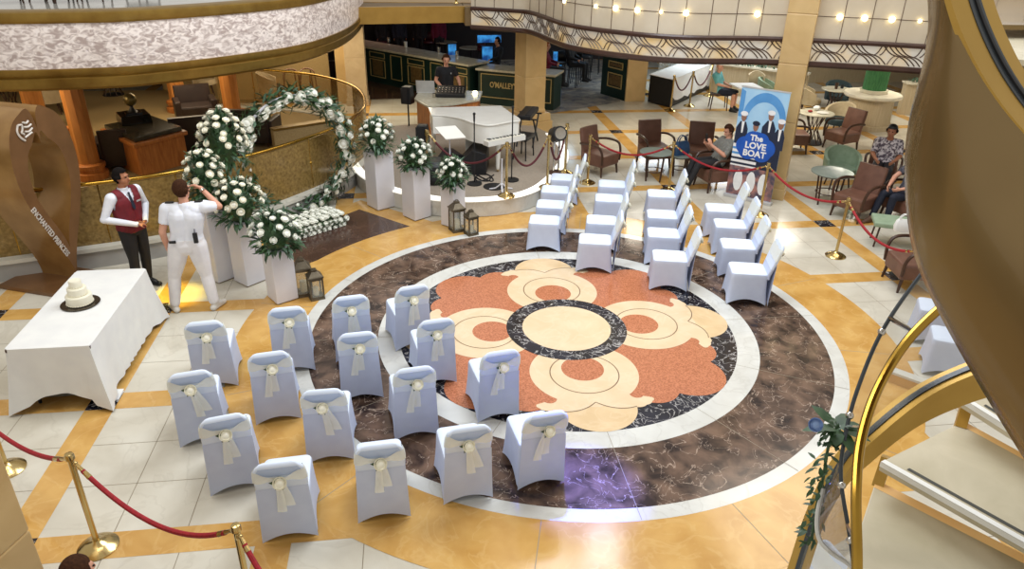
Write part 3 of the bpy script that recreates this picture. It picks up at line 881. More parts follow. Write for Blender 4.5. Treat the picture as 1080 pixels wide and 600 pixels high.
# lanterns
MT['lantern'] = mat('weathered_bronze', (122, 112, 94), (98, 88, 72), 12, .4, .7)
MT['candle'] = mat('ivory_candle', (240, 228, 196), rough=.5)
def lantern(loc, w, h, rz, label):
    t = empty('lantern', loc, rz, label, 'lantern', 'metal candle lanterns on the floor')
    m = MB(); m.box(0, 0, 0, w, w, .03); m.box(0, 0, .03, w * .9, w * .9, .02); m.build('base', MT['lantern'], t, 0, .003)
    m = MB(); hh = h * .72
    for a in (-1, 1):
        for b in (-1, 1): m.box(a * w * .43, b * w * .43, .04, .02, .02, hh - .04)
    m.box(0, w * .43, hh - .03, w * .9, .018, .025); m.box(0, -w * .43, hh - .03, w * .9, .018, .025); m.box(w * .43, 0, hh - .03, .018, w * .9, .025); m.box(-w * .43, 0, hh - .03, .018, w * .9, .025)
    m.build('frame', MT['lantern'], t, 0)
    m = MB(); m.box(0, 0, hh, w * 1.06, w * 1.06, .02); m.box(0, 0, hh + .02, w * .96, w * .96, h * .14, taper=.45); m.box(0, 0, hh + .02 + h * .14, w * .36, w * .36, .03); m.build('roof', MT['lantern'], t, 0, .003)
    m = MB(); R_ = .035; zc = h - R_ - .0
    m.tube([(R_ * cos(a), 0, zc + R_ * sin(a)) for a in [2 * PI * k / 16 for k in range(16)]], .006, 6, loop=True); m.build('ring_handle', MT['lantern'], t)
    for a, b in ((1, 0), (-1, 0), (0, 1), (0, -1)):
        m = MB(); m.box(a * w * .42, b * w * .42, .05, .003 if a else w * .84, .003 if b else w * .84, hh - .08); m.build('glass_pane', MT['glass'], t, 0)
    m = MB(); m.cyl((0, 0, .05), (0, 0, h * .36), w * .2, n=16); m.build('candle', MT['candle'], t)
def lp(px, py): return P(px, py)
lantern(lp(482, 243), .23, .56, rad(20), 'taller bronze lantern beside the lowest plinth by the bandstand')
lantern(lp(497, 247), .19, .45, rad(25), 'shorter bronze lantern by the bandstand, on the dark ring edge')
lantern(lp(321, 310), .24, .58, rad(15), 'taller bronze lantern beside the lowest plinth left of the arch')
lantern(lp(334, 314), .20, .46, rad(20), 'shorter bronze lantern in front of the left plinths, candle inside')

# ------------------------------------------------------------------ heart sculpture
MT['heart'] = mat('bronze_brown_lacquer', (172, 134, 80), (148, 110, 62), 3, .22, .35, spec=.6)
MT['heart_front'] = mat('dark_bronze_face', (128, 92, 58), (108, 76, 46), 3, .35, .2)
MT['heart_letter'] = mat('silver_letters', (214, 206, 196), rough=.4)
hb = P(84, 297, 0)
Nn = rad(-22)
hs = empty('heart_sculpture', (hb.x, hb.y, 0), Nn + PI / 2, 'large bronze heart shaped sculpture with white lettering and emblem', 'sculpture')
def heart_pt(t, W, Ht, z0, up=4.2):
    x = 16 * sin(t) ** 3; y = 13 * cos(t) - 5 * cos(2 * t) - 2 * cos(3 * t) - cos(4 * t)
    y += up * math.exp(-(x / 5) ** 2) if cos(t) > 0 else 0
    return (x / 16 * W / 2, z0 + (y + 17) / 29 * Ht)
# local frame: x to the right of the face, -y is the face normal, z up
N_ = 72; D_ = .62
#inner
outer = [heart_pt(2 * PI * k / N_, 1.02, 2.36, .06) for k in range(N_)]
inner = [heart_pt(2 * PI * k / N_, .62, 1.5, .52, 7.2) for k in range(N_)]
vs, fs, ms = [], [], []
for y in (0, D_):
    vs += [(x, y, z) for x, z in outer]; vs += [(x, y, z) for x, z in inner]
m = MB()
f0 = []; f1 = []
for k in range(N_):
    j = (k + 1) % N_
    f0.append((k, j, N_ + j, N_ + k)); f1.append((2 * N_ + k, 2 * N_ + j, j, k)); f1.append((N_ + k, N_ + j, 3 * N_ + j, 3 * N_ + k)); f0.append((2 * N_ + j, 2 * N_ + k, 3 * N_ + k, 3 * N_ + j))
m.add(vs, f1, 0); m.add(vs, f0, 1)
m.build('heart_ribbon', [MT['heart'], MT['heart_front']], hs, 40)
m = MB(); m.box(-.1, .25, 0, .8, 1.3, .06); m.build('base_plate', MT['heart_front'], hs, 0, .01)
tx = text_mesh('lettering', 'ENCHANTED PRINCESS', .105, MT['heart_letter'], .004, hs, .001, space=1.0, xs=.8)
# along the lower left limb
pa, pb = Vector((-.43, 1.30)), Vector((-.06, .42)); mid = (pa + pb) / 2; an = math.atan2(pb.y - pa.y, pb.x - pa.x)
tx.matrix_local = Matrix.Translation((mid.x, -.012, mid.y)) @ Matrix.Rotation(-an, 4, 'Y') @ Matrix.Rotation(PI / 2, 4, 'X')
m = MB()   # emblem: stylised head with streaming hair
for pts in ([(-.08, .10), (-.11, .02), (-.08, -.06), (-.03, -.11)], [(-.08, .10), (-.02, .09), (-.03, .03), (-.05, 0), (-.02, -.03)], [(.0, .12), (.05, .10), (.09, .12)], [(.0, .06), (.06, .05), (.12, .07)], [(.0, 0), (.06, -.01), (.12, .02)], [(-.02, -.07), (.04, -.05), (.1, -.03)]):
    m.tube([(x, 0, z) for x, z in [(p.x, p.y) for p in spline([(a, b, 0) for a, b in pts], 5)]], .014, 5)
e = m.build('emblem', MT['heart_letter'], hs); e.location = (-.2, -.01, 2.24)

# ------------------------------------------------------------------ cake table
tcx, tcy, tw, tl, tz = -5.70, -.24, .82, 1.86, .77
t = empty('banquet_table', (tcx, tcy, 0), 0, 'folding banquet table hidden beneath the white draped cloth', 'table')
m = MB(); m.box(0, 0, tz - .04, tw, tl, .035); m.build('table_top', MT['wood_dark'], t, 0, .005)
for a in (-1, 1):
    for b in (-1, 1):
        m = MB(); m.cyl((a * .32, b * .78, 0), (a * .32, b * .78, tz - .04), .018, n=8); m.build('leg', MT['black'], t)
m = MB(); rings = []
top = rrect(-tw / 2 - .006, tw / 2 + .006, -tl / 2 - .006, tl / 2 + .006, .03, 4)
base = resample(top, 96)
for k in range(9):
    t_ = k / 8; ring = []
    for p in base:
        cx_, cy_ = abs(p.x) / (tw / 2), abs(p.y) / (tl / 2)
        corner = max(0, min(cx_, cy_ ) - .72) / .28; corner = corner ** 1.4
        n = Vector((p.x if cx_ > .97 else 0, p.y if cy_ > .97 else 0)); n = n.normalized() if n.length else Vector((0, 0))
        if corner > .4: n = Vector((math.copysign(1, p.x), math.copysign(1, p.y))).normalized()
        s_ = math.atan2(p.y, p.x)
        flare = .015 * t_ + .17 * corner * t_ ** 1.3 + .012 * t_ * sin(s_ * 22) * (1 - corner)
        front = max(0, -p.y / (tl / 2)) > .97
        lift = .2 * (1 - (p.x / (tw / 2)) ** 2) if front else .05 * (1 - corner)
        zb = .012 + lift * t_
        z = tz - (tz - zb) * t_ if k else tz
        ring.append((p.x + n.x * flare, p.y + n.y * flare, z + .004))
    rings.append(ring)
inner_r = [(p.x * .93, p.y * .97, tz + .006) for p in base]
m.loft([inner_r] + rings, 0, True, False)
m.add(inner_r, [tuple(range(len(inner_r)))], 0)
one('tablecloth', m, MT['linen'], 'long white tablecloth draped to the floor over cake table', 'tablecloth', (tcx, tcy, 0), 0, None, 50)
kc = P(85, 320, tz + .01)
t = empty('wedding_cake', (kc.x, kc.y, tz + .008), 0, 'three tier plain white wedding cake on draped table', 'cake')
m = MB(); m.lathe([(.02, .016), (.13, .016), (.135, .02), (.135, .115), (.125, .126), (.02, .126)], n=36)
MT['icing'] = mat('white_icing', (240, 236, 216), (232, 226, 204), 8, .5)
m.build('lower_tier', MT['icing'], t); m = MB(); m.lathe([(.02, .126), (.095, .126), (.1, .13), (.1, .205), (.092, .215), (.02, .215)], n=32); m.build('middle_tier', MT['icing'], t)
m = MB(); m.lathe([(.02, .215), (.06, .215), (.065, .22), (.065, .29), (.058, .3), (.01, .3)], n=28); m.build('upper_tier', MT['icing'], t)
for ti, (r_, z) in enumerate(((.137, .026), (.102, .136), (.067, .224))):
    m = MB()
    for k in range(int(r_ * 240)):
        a = 2 * PI * k / int(r_ * 240); m.ball((r_ * cos(a), r_ * sin(a), z), .008, 5, 4)
    m.build('icing_border', MT['icing'], [c for c in t.children if c.name.split('.')[0] == ('lower_tier', 'middle_tier', 'upper_tier')[ti]][0])
MT['tray'] = mat('dark_silver_tray', (96, 88, 76), (70, 62, 52), 10, .25, .8)
one('cake_tray', MB().lathe([(.02, 0), (.18, 0), (.2, .006), (.205, .012), (.18, .012), (.02, .012)], n=40), MT['tray'], 'round dark silver tray beneath the wedding cake', 'tray', (kc.x, kc.y, tz + .0075))
nk = P(118, 419)
m = MB(); m.add([(-.13, -.08, .02), (.05, -.1, .012), (.14, .05, .03), (.0, .1, .05), (-.1, .06, .03), (0, 0, .07)], [(0, 1, 5), (1, 2, 5), (2, 3, 5), (3, 4, 5), (4, 0, 5)])
m.v = [(x, y, z) for x, y, z in m.v]
m.add([(-.13, -.08, .004), (.05, -.1, .004), (.14, .05, .004), (.0, .1, .004), (-.1, .06, .004)], [(4, 3, 2, 1, 0)])
one('napkin', m, MT['linen'], 'crumpled white napkin on the floor at corner of cake table', 'napkin', nk, rad(30))

# ------------------------------------------------------------------ barrier stanchions and ropes
def stanchion(loc, label, group, h=1.0, mtl='brass', dark=False):
    t = empty('stanchion', loc, random.uniform(0, 6), label, 'stanchion', group)
    m = MB(); m.lathe([(.16, 0), (.162, .012), (.14, .03), (.09, .055), (.04, .075), (.03, .09), (.01, .09)], n=28); m.build('base', MT[mtl], t)
    m = MB(); m.cyl((0, 0, .08), (0, 0, h - .05), .024, n=14); m.build('pole', MT[mtl], t)
    m = MB(); m.lathe([(.024, h - .06), (.036, h - .055), (.036, h - .02), (.03, h - .005), (.015, h), (.004, h)], n=16)
    m.tube([(.036 * 1.3 * cos(a), 0, h - .09 + .03 * sin(a)) for a in [2 * PI * k / 12 for k in range(12)]], .006, 5, loop=True); m.build('cap', MT[mtl], t)
    return Vector((loc[0], loc[1], loc[2] + h))
def rope(a, b, sag, label, group, mtl='rope', r=.02, hooks=True):
    a, b = Vector(a), Vector(b); d = (b - a); dh = Vector((d.x, d.y, 0)).normalized()
    a = a + dh * .05 + Vector((0, 0, -.08)); b = b - dh * .05 + Vector((0, 0, -.08))
    pts = []
    for k in range(25):
        t = k / 24; p = a.lerp(b, t); p.z -= sag * 4 * t * (1 - t); pts.append(p)
    t = empty('barrier_rope', (0, 0, 0), 0, label, 'rope', group)
    m = MB(); m.tube(pts[1:-1], r, 8); m.build('rope_cord', MT[mtl], t)
    for i, j in ((0, 2), (-1, -3)):
        m = MB(); m.cyl(pts[j], pts[i], r * 1.15, r * .6, 8); m.ball(pts[i], r * .9, 8, 6); m.build('hook_end', MT['brass'], t)
gs = 'brass stanchions'; gr = 'velvet barrier ropes'
S1 = stanchion(P(104, 577), 'brass stanchion beside the seated head in the lower left corner', gs)
S0 = stanchion(P(8, 495), 'brass stanchion half hidden by the stone column at lower left', gs)
s2 = P(248, 553, 1.0); S2 = stanchion((s2.x, s2.y, 0), 'brass stanchion cut off at the bottom edge near the chairs', gs)
s3 = P(345, 655, 1.0); S3 = Vector((s3.x, s3.y, 1.0))
rope((S0 + Vector((-1.1, .95, .1))), S1, .42, 'red velvet rope running from the left edge to nearest stanchion', gr)
rope(S1, S2, .3, 'red velvet rope between the two stanchions nearest the camera', gr)
rope(S2, S3, .25, 'red velvet rope leaving the bottom edge near the chairs', gr)
B1 = stanchion(P(619.5, 193), 'brass stanchion behind the wedding chairs by the bandstand corner', gs)
B2 = stanchion(P(705, 201), 'brass stanchion in front of the small glass table', gs)
B3 = stanchion(P(801, 227), 'brass stanchion in front of the poster banner', gs)
B4 = stanchion(P(881, 270), 'brass stanchion standing alone on pale floor right of the chairs', gs)
b5 = P(966, 268, .9); B5 = Vector((b5.x, b5.y, 1.0)); pass
rope(B1, B2, .26, 'red rope in front of the brown armchairs', gr); rope(B2, B3, .25, 'red rope passing in front of the seated woman', gr)
rope(B3, B4, .2, 'red rope from poster banner to the lone stanchion', gr); rope(B4, B5, .22, 'red rope from lone stanchion to the bronze stair wall', gr)
E1 = stanchion(P(534, 207, .315), 'brass stanchion at the front edge of the bandstand', gs)
E2 = stanchion(P(577, 198, .315), 'brass stanchion at the right edge of the bandstand', gs)
E3 = stanchion(P(595.7, 183, .315), 'brass stanchion beside the stage spotlight', gs)
E0 = stanchion(P(452, 192, .315), 'brass stanchion behind the middle plinth on the bandstand', gs)
rope(E0, E1, .42, 'maroon rope at the front of bandstand before the piano', gr, 'rope_dark'); rope(E1, E2, .42, 'maroon rope at the right front of the bandstand', gr, 'rope_dark'); rope(E2, E3, .5, 'maroon rope hanging deep beside the stage spotlight', gr, 'rope_dark')
F1 = stanchion(P(707, 117), 'brass stanchion at the corner of the white buffet table', gs)
F2 = stanchion(P(727, 112), 'brass stanchion along the buffet, second from its corner', gs)
F3 = stanchion(P(747.5, 101), 'brass stanchion behind the man in teal shirt', gs)
rope(F1, F2, .4, 'maroon rope at the buffet table corner', gr, 'rope_dark'); rope(F2, F3, .45, 'maroon rope along the buffet behind the teal shirt', gr, 'rope_dark')

# ------------------------------------------------------------------ staircase at the right and the bronze stair wall above it
MT['bronze_wall'] = mat('bronze_metallic_shell', (138, 114, 72), (124, 100, 60), 1.5, .26, .6, spec=.5, coat=.3)
MT['gold_trim'] = mat('satin_gold_trim', (196, 158, 76), (176, 138, 60), 3, .35, .5)
MT['dark_channel'] = mat('dark_glazing_channel', (62, 68, 72), (46, 52, 56), 3, .25)
MT['tread'] = mat('cream_marble_tread', (206, 196, 170), (184, 174, 146), 3, .25, detail=7, dist=.8)
MT['tread_glow'] = mat('amber_lit_edge', (232, 192, 128), (224, 178, 112), 4, .4, emit=.2)  # orange underlight on the tread's back edge put into colour and emission
MT['nosing'] = mat('white_nosing', (240, 240, 234), rough=.3)
MT['nosing_grip'] = mat('dark_grip_strip', (60, 60, 52), rough=.6)
def ribbon(m, pts, w, up, mi=0, th=None):
    """flat band following pts, width w across the level direction"""
    pts = [Vector(p) for p in pts]; n = len(pts); rings = []
    for i, p in enumerate(pts):
        d = (pts[min(i + 1, n - 1)] - pts[max(i - 1, 0)]).normalized(); s_ = d.cross(Vector((0, 0, 1))).normalized()
        a, b = w; z0, z1 = up
        rings.append([p + s_ * a + Vector((0, 0, z0)), p + s_ * b + Vector((0, 0, z0)), p + s_ * b + Vector((0, 0, z1)), p + s_ * a + Vector((0, 0, z1))])
    m.loft(rings, mi)
spts = spline([PD(822, 668, 3.55), PD(840, 606, 3.5), PD(862, 540, 3.45), PD(887, 490, 3.42), PD(920, 455, 3.4), PD(970, 416, 3.42), PD(1025, 390, 3.46), PD(1085, 372, 3.52), PD(1150, 358, 3.6), PD(1260, 345, 3.75), PD(1380, 345, 3.9)], 8)
st = empty('staircase', (0, 0, 0), 0, 'curving staircase with cream marble treads and gold sides at lower right', 'staircase')
m = MB(); ribbon(m, spts, (-.012, .012), (-.005, .02)); m.build('glazing_channel', MT['dark_channel'], st, 40)
m = MB(); ribbon(m, spts, (.012, .04), (-.03, .012)); ribbon(m, spts, (-.04, -.012), (-.03, .012)); m.build('stringer_trim', MT['gold_trim'], st, 40)
m = MB(); ribbon(m, spts, (-.03, .03), (-.15, -.028)); m.build('stringer', MT['gold_trim'], st, 40)
def tread(front_l, front_r, back_l, back_r, nose=True):
    fl_, fr, bl, br = [Vector(v) for v in (front_l, front_r, back_l, back_r)]
    z = fl_.z
    for v in (fr, bl, br): v.z = z
    m = MB(); th = .05
    q = [fl_, fr, br, bl]; m.add([v for v in q] + [v - Vector((0, 0, th)) for v in q], [(0, 1, 2, 3), (7, 6, 5, 4), (0, 4, 5, 1), (1, 5, 6, 2), (2, 6, 7, 3), (3, 7, 4, 0)])
    o = m.build('tread', MT['tread'], st, 0, .004)
    dn = (fl_ - bl).normalized(); 
    m = MB(); m.add([bl + Vector((0, 0, .001)), br + Vector((0, 0, .001)), br + (fr - br) * .07 + Vector((0, 0, .001)), bl + (fl_ - bl) * .07 + Vector((0, 0, .001))], [(0, 1, 2, 3)])
    m.add([bl + Vector((0, 0, .001)), br + Vector((0, 0, .001)), br - Vector((0, 0, th * .9)), bl - Vector((0, 0, th * .9))], [(0, 1, 2, 3)])
    m.build('amber_underglow', MT['tread_glow'], o, 0)
    if nose:
        a, b = fl_, fr; ins = (bl - fl_).normalized()
        m = MB(); m.add([a + Vector((0, 0, .002)), b + Vector((0, 0, .002)), b + ins * .03 + Vector((0, 0, .002)), a + ins * .03 + Vector((0, 0, .002))], [(0, 1, 2, 3)])
        m.add([a + Vector((0, 0, .002)) - ins * .002, b + Vector((0, 0, .002)) - ins * .002, b - ins * .002 - Vector((0, 0, th * .5)), a - ins * .002 - Vector((0, 0, th * .5))], [(0, 1, 2, 3)])
        m.build('nosing', MT['nosing'], o, 0)
        m = MB(); m.add([a + ins * .045 + Vector((0, 0, .002)) + (b - a) * .07, b + ins * .045 + Vector((0, 0, .002)), b + ins * .065 + Vector((0, 0, .002)), a + ins * .065 + Vector((0, 0, .002)) + (b - a) * .07], [(0, 1, 2, 3)])
        m.build('grip_strip', MT['nosing_grip'], o, 0)
za, zb_, zc_ = 2.42, 2.58, 2.74
tread(P(880, 640, za), P(1330, 894, za), P(924, 506, za), P(1330, 711, za))
tread(P(929, 487, zb_), P(1330, 714, zb_), P(1016, 444, zb_), P(1330, 615, zb_))
tread(P(1016, 421, zc_), P(1330, 618, zc_), P(1085, 380, zc_), P(1330, 520, zc_))
tread(P(1087, 365, 2.9), P(1330, 505, 2.9), P(1160, 335, 2.9), P(1330, 420, 2.9))
m = MB(); m.beam(P(926, 512, za - .03), P(936, 482, zb_ - .06), .05, .1); m.beam(P(1012, 452, zb_ - .03), P(1022, 418, zc_ - .06), .05, .1); m.build('step_bracket', MT['gold_trim'], st, 0)
# glass side panel with dark top edge, and the gold handrail inside it
tp = spline([PD(906, 640, 3.0), PD(897, 570, 3.0), PD(887, 505, 3.04), PD(891, 462, 3.08), PD(904, 412, 3.14), PD(930, 350, 3.24), PD(968, 294, 3.38), PD(1010, 246, 3.5), PD(1070, 205, 3.62), PD(1150, 180, 3.75)], 8)
bs = spline([PD(822, 668, 3.55), PD(840, 606, 3.5), PD(862, 540, 3.45), PD(887, 490, 3.42), PD(920, 455, 3.4), PD(970, 416, 3.42), PD(1025, 390, 3.46), PD(1085, 372, 3.52), PD(1150, 358, 3.6)], 8)
MT['stair_glass'] = glass('stair_side_glass', (186, 182, 166), .26)
gt = empty('glass_balustrade', (0, 0, 0), 0, 'curved clear glass stair side with dark top edge at lower right', 'balustrade')
n = min(len(tp), len(bs)); m = MB(); vs = []
for a, b in zip(tp[:n], bs[:n]): vs += [a, b]
m.add(vs, [(2 * i, 2 * i + 1, 2 * i + 3, 2 * i + 2) for i in range(n - 1)]); m.build('glass_panel', MT['stair_glass'], gt, 60)
m = MB(); m.tube(tp, .008, 6); m.build('edge_strip', MT['dark_channel'], gt)
gl = spline([PD(868, 515, 3.2), PD(862, 545, 3.2), PD(864, 568, 3.2), PD(876, 582, 3.2), PD(894, 594, 3.2), PD(906, 606, 3.2)], 6)
m = MB(); m.tube(gl, .009, 6); m.build('polished_edge', MT['ring_white'], gt)
m = MB(); vs = []
for i_, a in enumerate(gl): vs += [a, tp[int(4 + (len(gl) - 1 - i_) * 14 / len(gl))]]
m.add(vs, [(2 * i, 2 * i + 1, 2 * i + 3, 2 * i + 2) for i in range(len(gl) - 1)]); m.build('dark_reflection', glass('dark_reflection_glass', (96, 88, 84), .55), gt, 60)  # tinted pane paints the dark reflection on the clear stair glass
for k in (8, 15, 28, 40):
    if k < n:
        m = MB(); m.ball(tp[k], .016, 8, 6); m.build('edge_clip', MT['chrome'], gt)
hr = spline([PD(903, 660, 2.62), PD(904, 590, 2.66), PD(903, 520, 2.72), PD(908, 465, 2.8), PD(925, 412, 2.88), PD(955, 362, 2.98), PD(995, 322, 3.1), PD(1040, 290, 3.22), PD(1110, 250, 3.36), PD(1200, 225, 3.5)], 8)
hd = empty('handrail', (0, 0, 0), 0, 'polished gold handrail curving up the lower right staircase', 'handrail')
m = MB(); m.tube(hr, .017, 10); m.build('rail_tube', MT['brass_rail'], hd)
for k in (10, 26, 42):
    m = MB(); m.tube([hr[k], hr[k].lerp(tp[min(k, n - 1)], .5), tp[min(k, n - 1)]], .009, 6); m.build('bracket', MT['chrome'], hd)

# the big bronze shell of the flight above
R0 = [(978, -150), (990, -60), (1004, 0), (1022, 48), (1046, 92), (1080, 136), (1130, 185), (1200, 235), (1300, 300), (1420, 370)]
R2 = [(968, -150), (975, -40), (978, 40), (958, 130), (954, 190), (962, 262), (986, 322), (1030, 402), (1085, 492), (1150, 590), (1240, 720), (1330, 850)]
def resamp(pts, n):
    sp = spline([(a, b, 0) for a, b in pts], 10); L = [0]
    for a, b in zip(sp, sp[1:]): L.append(L[-1] + (b - a).length)
    out, i = [], 0
    for k in range(n):
        t = L[-1] * k / (n - 1)
        while i < len(L) - 2 and L[i + 1] < t: i += 1
        out.append(sp[i].lerp(sp[i + 1], (t - L[i]) / max(1e-6, L[i + 1] - L[i])))
    return out
NS = 64; a0, a2 = resamp(R0, NS), resamp(R2, NS)
top_d = lambda k: 2.55 - .5 * k / (NS - 1)
bot_d = lambda k: 2.75 - .65 * k / (NS - 1)
wallm = MB(); rings = []
for k in range(NS):
    A, B = a0[k], a2[k]; row = []
    T, Bt = PD(A.x, A.y, top_d(k)), PD(B.x, B.y, bot_d(k))
    mid = T.lerp(Bt, .5); bul = (CAM - mid).normalized()
    dist = (T - Bt).length
    for j in range(17):
        t = j / 16
        p = T.lerp(Bt, t) + bul * (.15 * dist * (4 * t * (1 - t)) ** .7 * .6)
        row.append(p)
    back = (mid - CAM).normalized()
    row.append(Bt + back * .12 + (T - Bt) * .03); row.append(Bt + back * .3 + (T - Bt) * .15)
    rings.append(row)
vs = [v for r in rings for v in r]; n = len(rings[0])
wallm.add(vs, [(i * n + j, i * n + j + 1, (i + 1) * n + j + 1, (i + 1) * n + j) for i in range(NS - 1) for j in range(n - 1)])
up_ = empty('stair_wall', (0, 0, 0), 0, 'huge smooth bronze shell of the upper stair flight at right', 'staircase')
wallm.build('bronze_shell', MT['bronze_wall'], up_, 80)
tops = [PD(a0[k].x, a0[k].y, top_d(k)) for k in range(NS)]
def offs(k, w):   # level outward direction, away from the shell face
    d = (tops[NS - 1] - tops[8]).normalized(); s_ = d.cross(Vector((0, 0, 1))).normalized()
    if s_.dot(RT) < 0: s_ = -s_
    return tops[k] + s_ * w
def band(w0, w1, z0, z1):
    m = MB(); m.loft([[offs(k, w0) + Vector((0, 0, z0)), offs(k, w1) + Vector((0, 0, z0)), offs(k, w1) + Vector((0, 0, z1)), offs(k, w0) + Vector((0, 0, z1))] for k in range(NS)]); return m
band(-.005, .06, -.03, .0).build('outer_trim', MT['gold_trim'], up_, 40)
band(.06, .105, -.02, .004).build('glazing_channel', MT['dark_channel'], up_, 40)
band(.105, .155, -.03, .0).build('inner_trim', MT['gold_trim'], up_, 40)
band(.078, .088, -.01, .012).build('channel_lip', MT['black'], up_, 40)
for k0, dz in ((14, -.25), (20, -.1), (26, .05)):
    pass
def ustep(u, v, d, z_off, name='tread'):
    pass
for i, (pa_, pb2, pc_, pd_) in enumerate((((1040, -30), (1240, -40), (1046, 26), (1240, 28)), ((1047, 30), (1240, 32), (1068, 62), (1250, 80)), ((1072, 66), (1250, 84), (1100, 100), (1270, 140)))):
    zt = 3.9 - .13 * i
    q = [P(*pa_, zt), P(*pb2, zt), P(*pd_, zt), P(*pc_, zt)]
    m = MB(); m.add(q + [v - Vector((0, 0, .05)) for v in q], [(0, 1, 2, 3), (7, 6, 5, 4), (0, 4, 5, 1), (1, 5, 6, 2), (2, 6, 7, 3), (3, 7, 4, 0)])
    m.build('tread', MT['tread'] if i else MT['bronze_wall'], up_, 0)
# garland twined on the glass
g = empty('leaf_garland', (0, 0, 0), 0, 'leafy green garland with pale blue bloom hanging on the stair glass', 'garland')
gp = spline([PD(884, 448, 3.1), PD(874, 470, 3.12), PD(868, 505, 3.18), PD(860, 540, 3.25), PD(856, 570, 3.3)], 8)
m = MB(); rnd = random.Random(3)
m.tube(gp, .006, 5)
for k in range(110):
    p = rnd.choice(gp) + Vector((rnd.uniform(-.04, .03), rnd.uniform(-.03, .03), rnd.uniform(-.03, .03)))
    v, f = leaf_verts(p, (rnd.uniform(-1, .6), rnd.uniform(-.6, .6), rnd.uniform(-1, .3)), (0, 0, 1), rnd.uniform(.03, .055), rnd.uniform(.012, .02)); m.add(v, f)
m.build('small_leaves', MT['leaf'], g, 60)
m = MB()
for k in range(9):
    a = k * .7; v, f = leaf_verts(gp[1] + Vector((.01 * cos(a), .01 * sin(a), 0)), (cos(a), sin(a), rnd.uniform(-.4, .5)), (0, 0, 1), rnd.uniform(.08, .12), .055); m.add(v, f)
m.build('broad_leaves', MT['leaf'], g, 60)
MT['blue_bloom'] = mat('pale_blue_bloom', (150, 176, 214), (112, 140, 190), 30, .6)
rb = place_rose('blossom', 'g', 'blue_bloom', g, PD(860, 448, 3.0), (-.3, -.8, .6), .024)
# low white topped edge on the floor beyond the stair glass
a_, b_ = P(936, 390, .12), P(1030, 424, .12)
m = MB(); m.beam((a_.x, a_.y, .135), (b_.x, b_.y, .135), .12, .03); o = struct(m.build('trim_5', MT['curb'], None, 0))
m = MB(); m.beam((a_.x, a_.y - .02, .06), (b_.x, b_.y - .02, .06), .08, .12); struct(m.build('trim_6', MT['gold_marble'], None, 0))
# ------------------------------------------------------------------ bandstand things
MT['white_lacquer'] = mat('white_piano_lacquer', (236, 234, 226), (226, 224, 216), 3, .18, coat=.4)
MT['ivory_keys'] = mat('ivory_keys', (240, 236, 220), (60, 60, 60), 3, .4, lo=.8, hi=.9)
SZ = .315
# grand piano: plan in its own frame, x along the straight side, keyboard at +x
pA, pB, pC, pD, pE = P(451.7, 113.4, 1.30), P(528.5, 111.2, 1.30), P(549, 126, 1.30), P(517, 131.5, 1.30), P(455, 121, 1.30)
pe = [pA, pA.lerp(pB, .5), pB, pB.lerp(pC, .45), pC, pC.lerp(pD, .35), pD, P(500, 129.5, 1.3), P(485, 124.5, 1.3), P(468, 121.5, 1.3), pE]
pc0 = sum(pe, Vector()) / len(pe)
plan = [(p.x - pc0.x, p.y - pc0.y) for p in pe]
# soften the curved part only
pl_ = [plan[0], plan[1], plan[2]] + [(p.x, p.y) for p in spline([(a, b, 0) for a, b in plan[2:]], 6)][1:]
t = empty('grand_piano', (pc0.x, pc0.y, SZ), 0, 'white grand piano with closed lid on the bandstand', 'piano')
def scale_plan(s_): return [(x * s_, y * s_) for x, y in pl_]
m = MB(); m.prism(scale_plan(.975), .60, .95); m.build('case', MT['white_lacquer'], t, 30, .006)
m = MB(); m.prism(scale_plan(1.0), .955, .985); m.build('lid', MT['white_lacquer'], t, 30, .006)
kp = Vector((plan[4][0], plan[4][1])); kq = Vector((plan[6][0], plan[6][1]))
km = kp.lerp(kq, .5); kd = (kq - kp).normalized(); kn = Vector((-kd.y, kd.x))
if kn.dot(km) < 0: kn = -kn
ka = math.atan2(kd.y, kd.x)
m = MB(); m.box(km.x - kn.x * .03, km.y - kn.y * .03, .58, .9, .2, .1, ka); m.build('key_bed', MT['white_lacquer'], t, 0, .008)
kb = t.children[-1]
m = MB(); m.box(km.x + kn.x * .0, km.y + kn.y * .0, .68, .84, .14, .025, ka); m.build('keyboard', MT['ivory_keys'], kb, 0)
m = MB()
for k in range(34):
    if k % 7 in (2, 6): continue
    o_ = -.43 + .026 * k; m.box(km.x + kd.x * o_ * .95, km.y + kd.y * o_ * .95, .705, .012, .09, .012, ka)
m.build('black_keys', MT['black'], kb, 0)
for px, py in ((458, 161), (525, 181), (536, 150)):
    q = P(px, py, SZ) - Vector((pc0.x, pc0.y, SZ))
    m = MB(); m.lathe([(.06, .6), (.055, .5), (.04, .12), (.035, .06), (.03, .05)], (q.x, q.y, 0), 12); l = m.build('leg', MT['white_lacquer'], t)
    m = MB(); m.cyl((q.x - .012, q.y, .028), (q.x + .012, q.y, .028), .028, n=12); m.build('caster', MT['brass'], l)
m = MB(); m.box(-.1, 0, .12, .22, .03, .5); m.box(-.1, -.06, .06, .3, .04, .04)
for k in (-1, 0, 1): m.box(-.1 + .07 * k, -.14, .05, .025, .14, .015)
m.build('pedal_lyre', MT['white_lacquer'], t, 0)
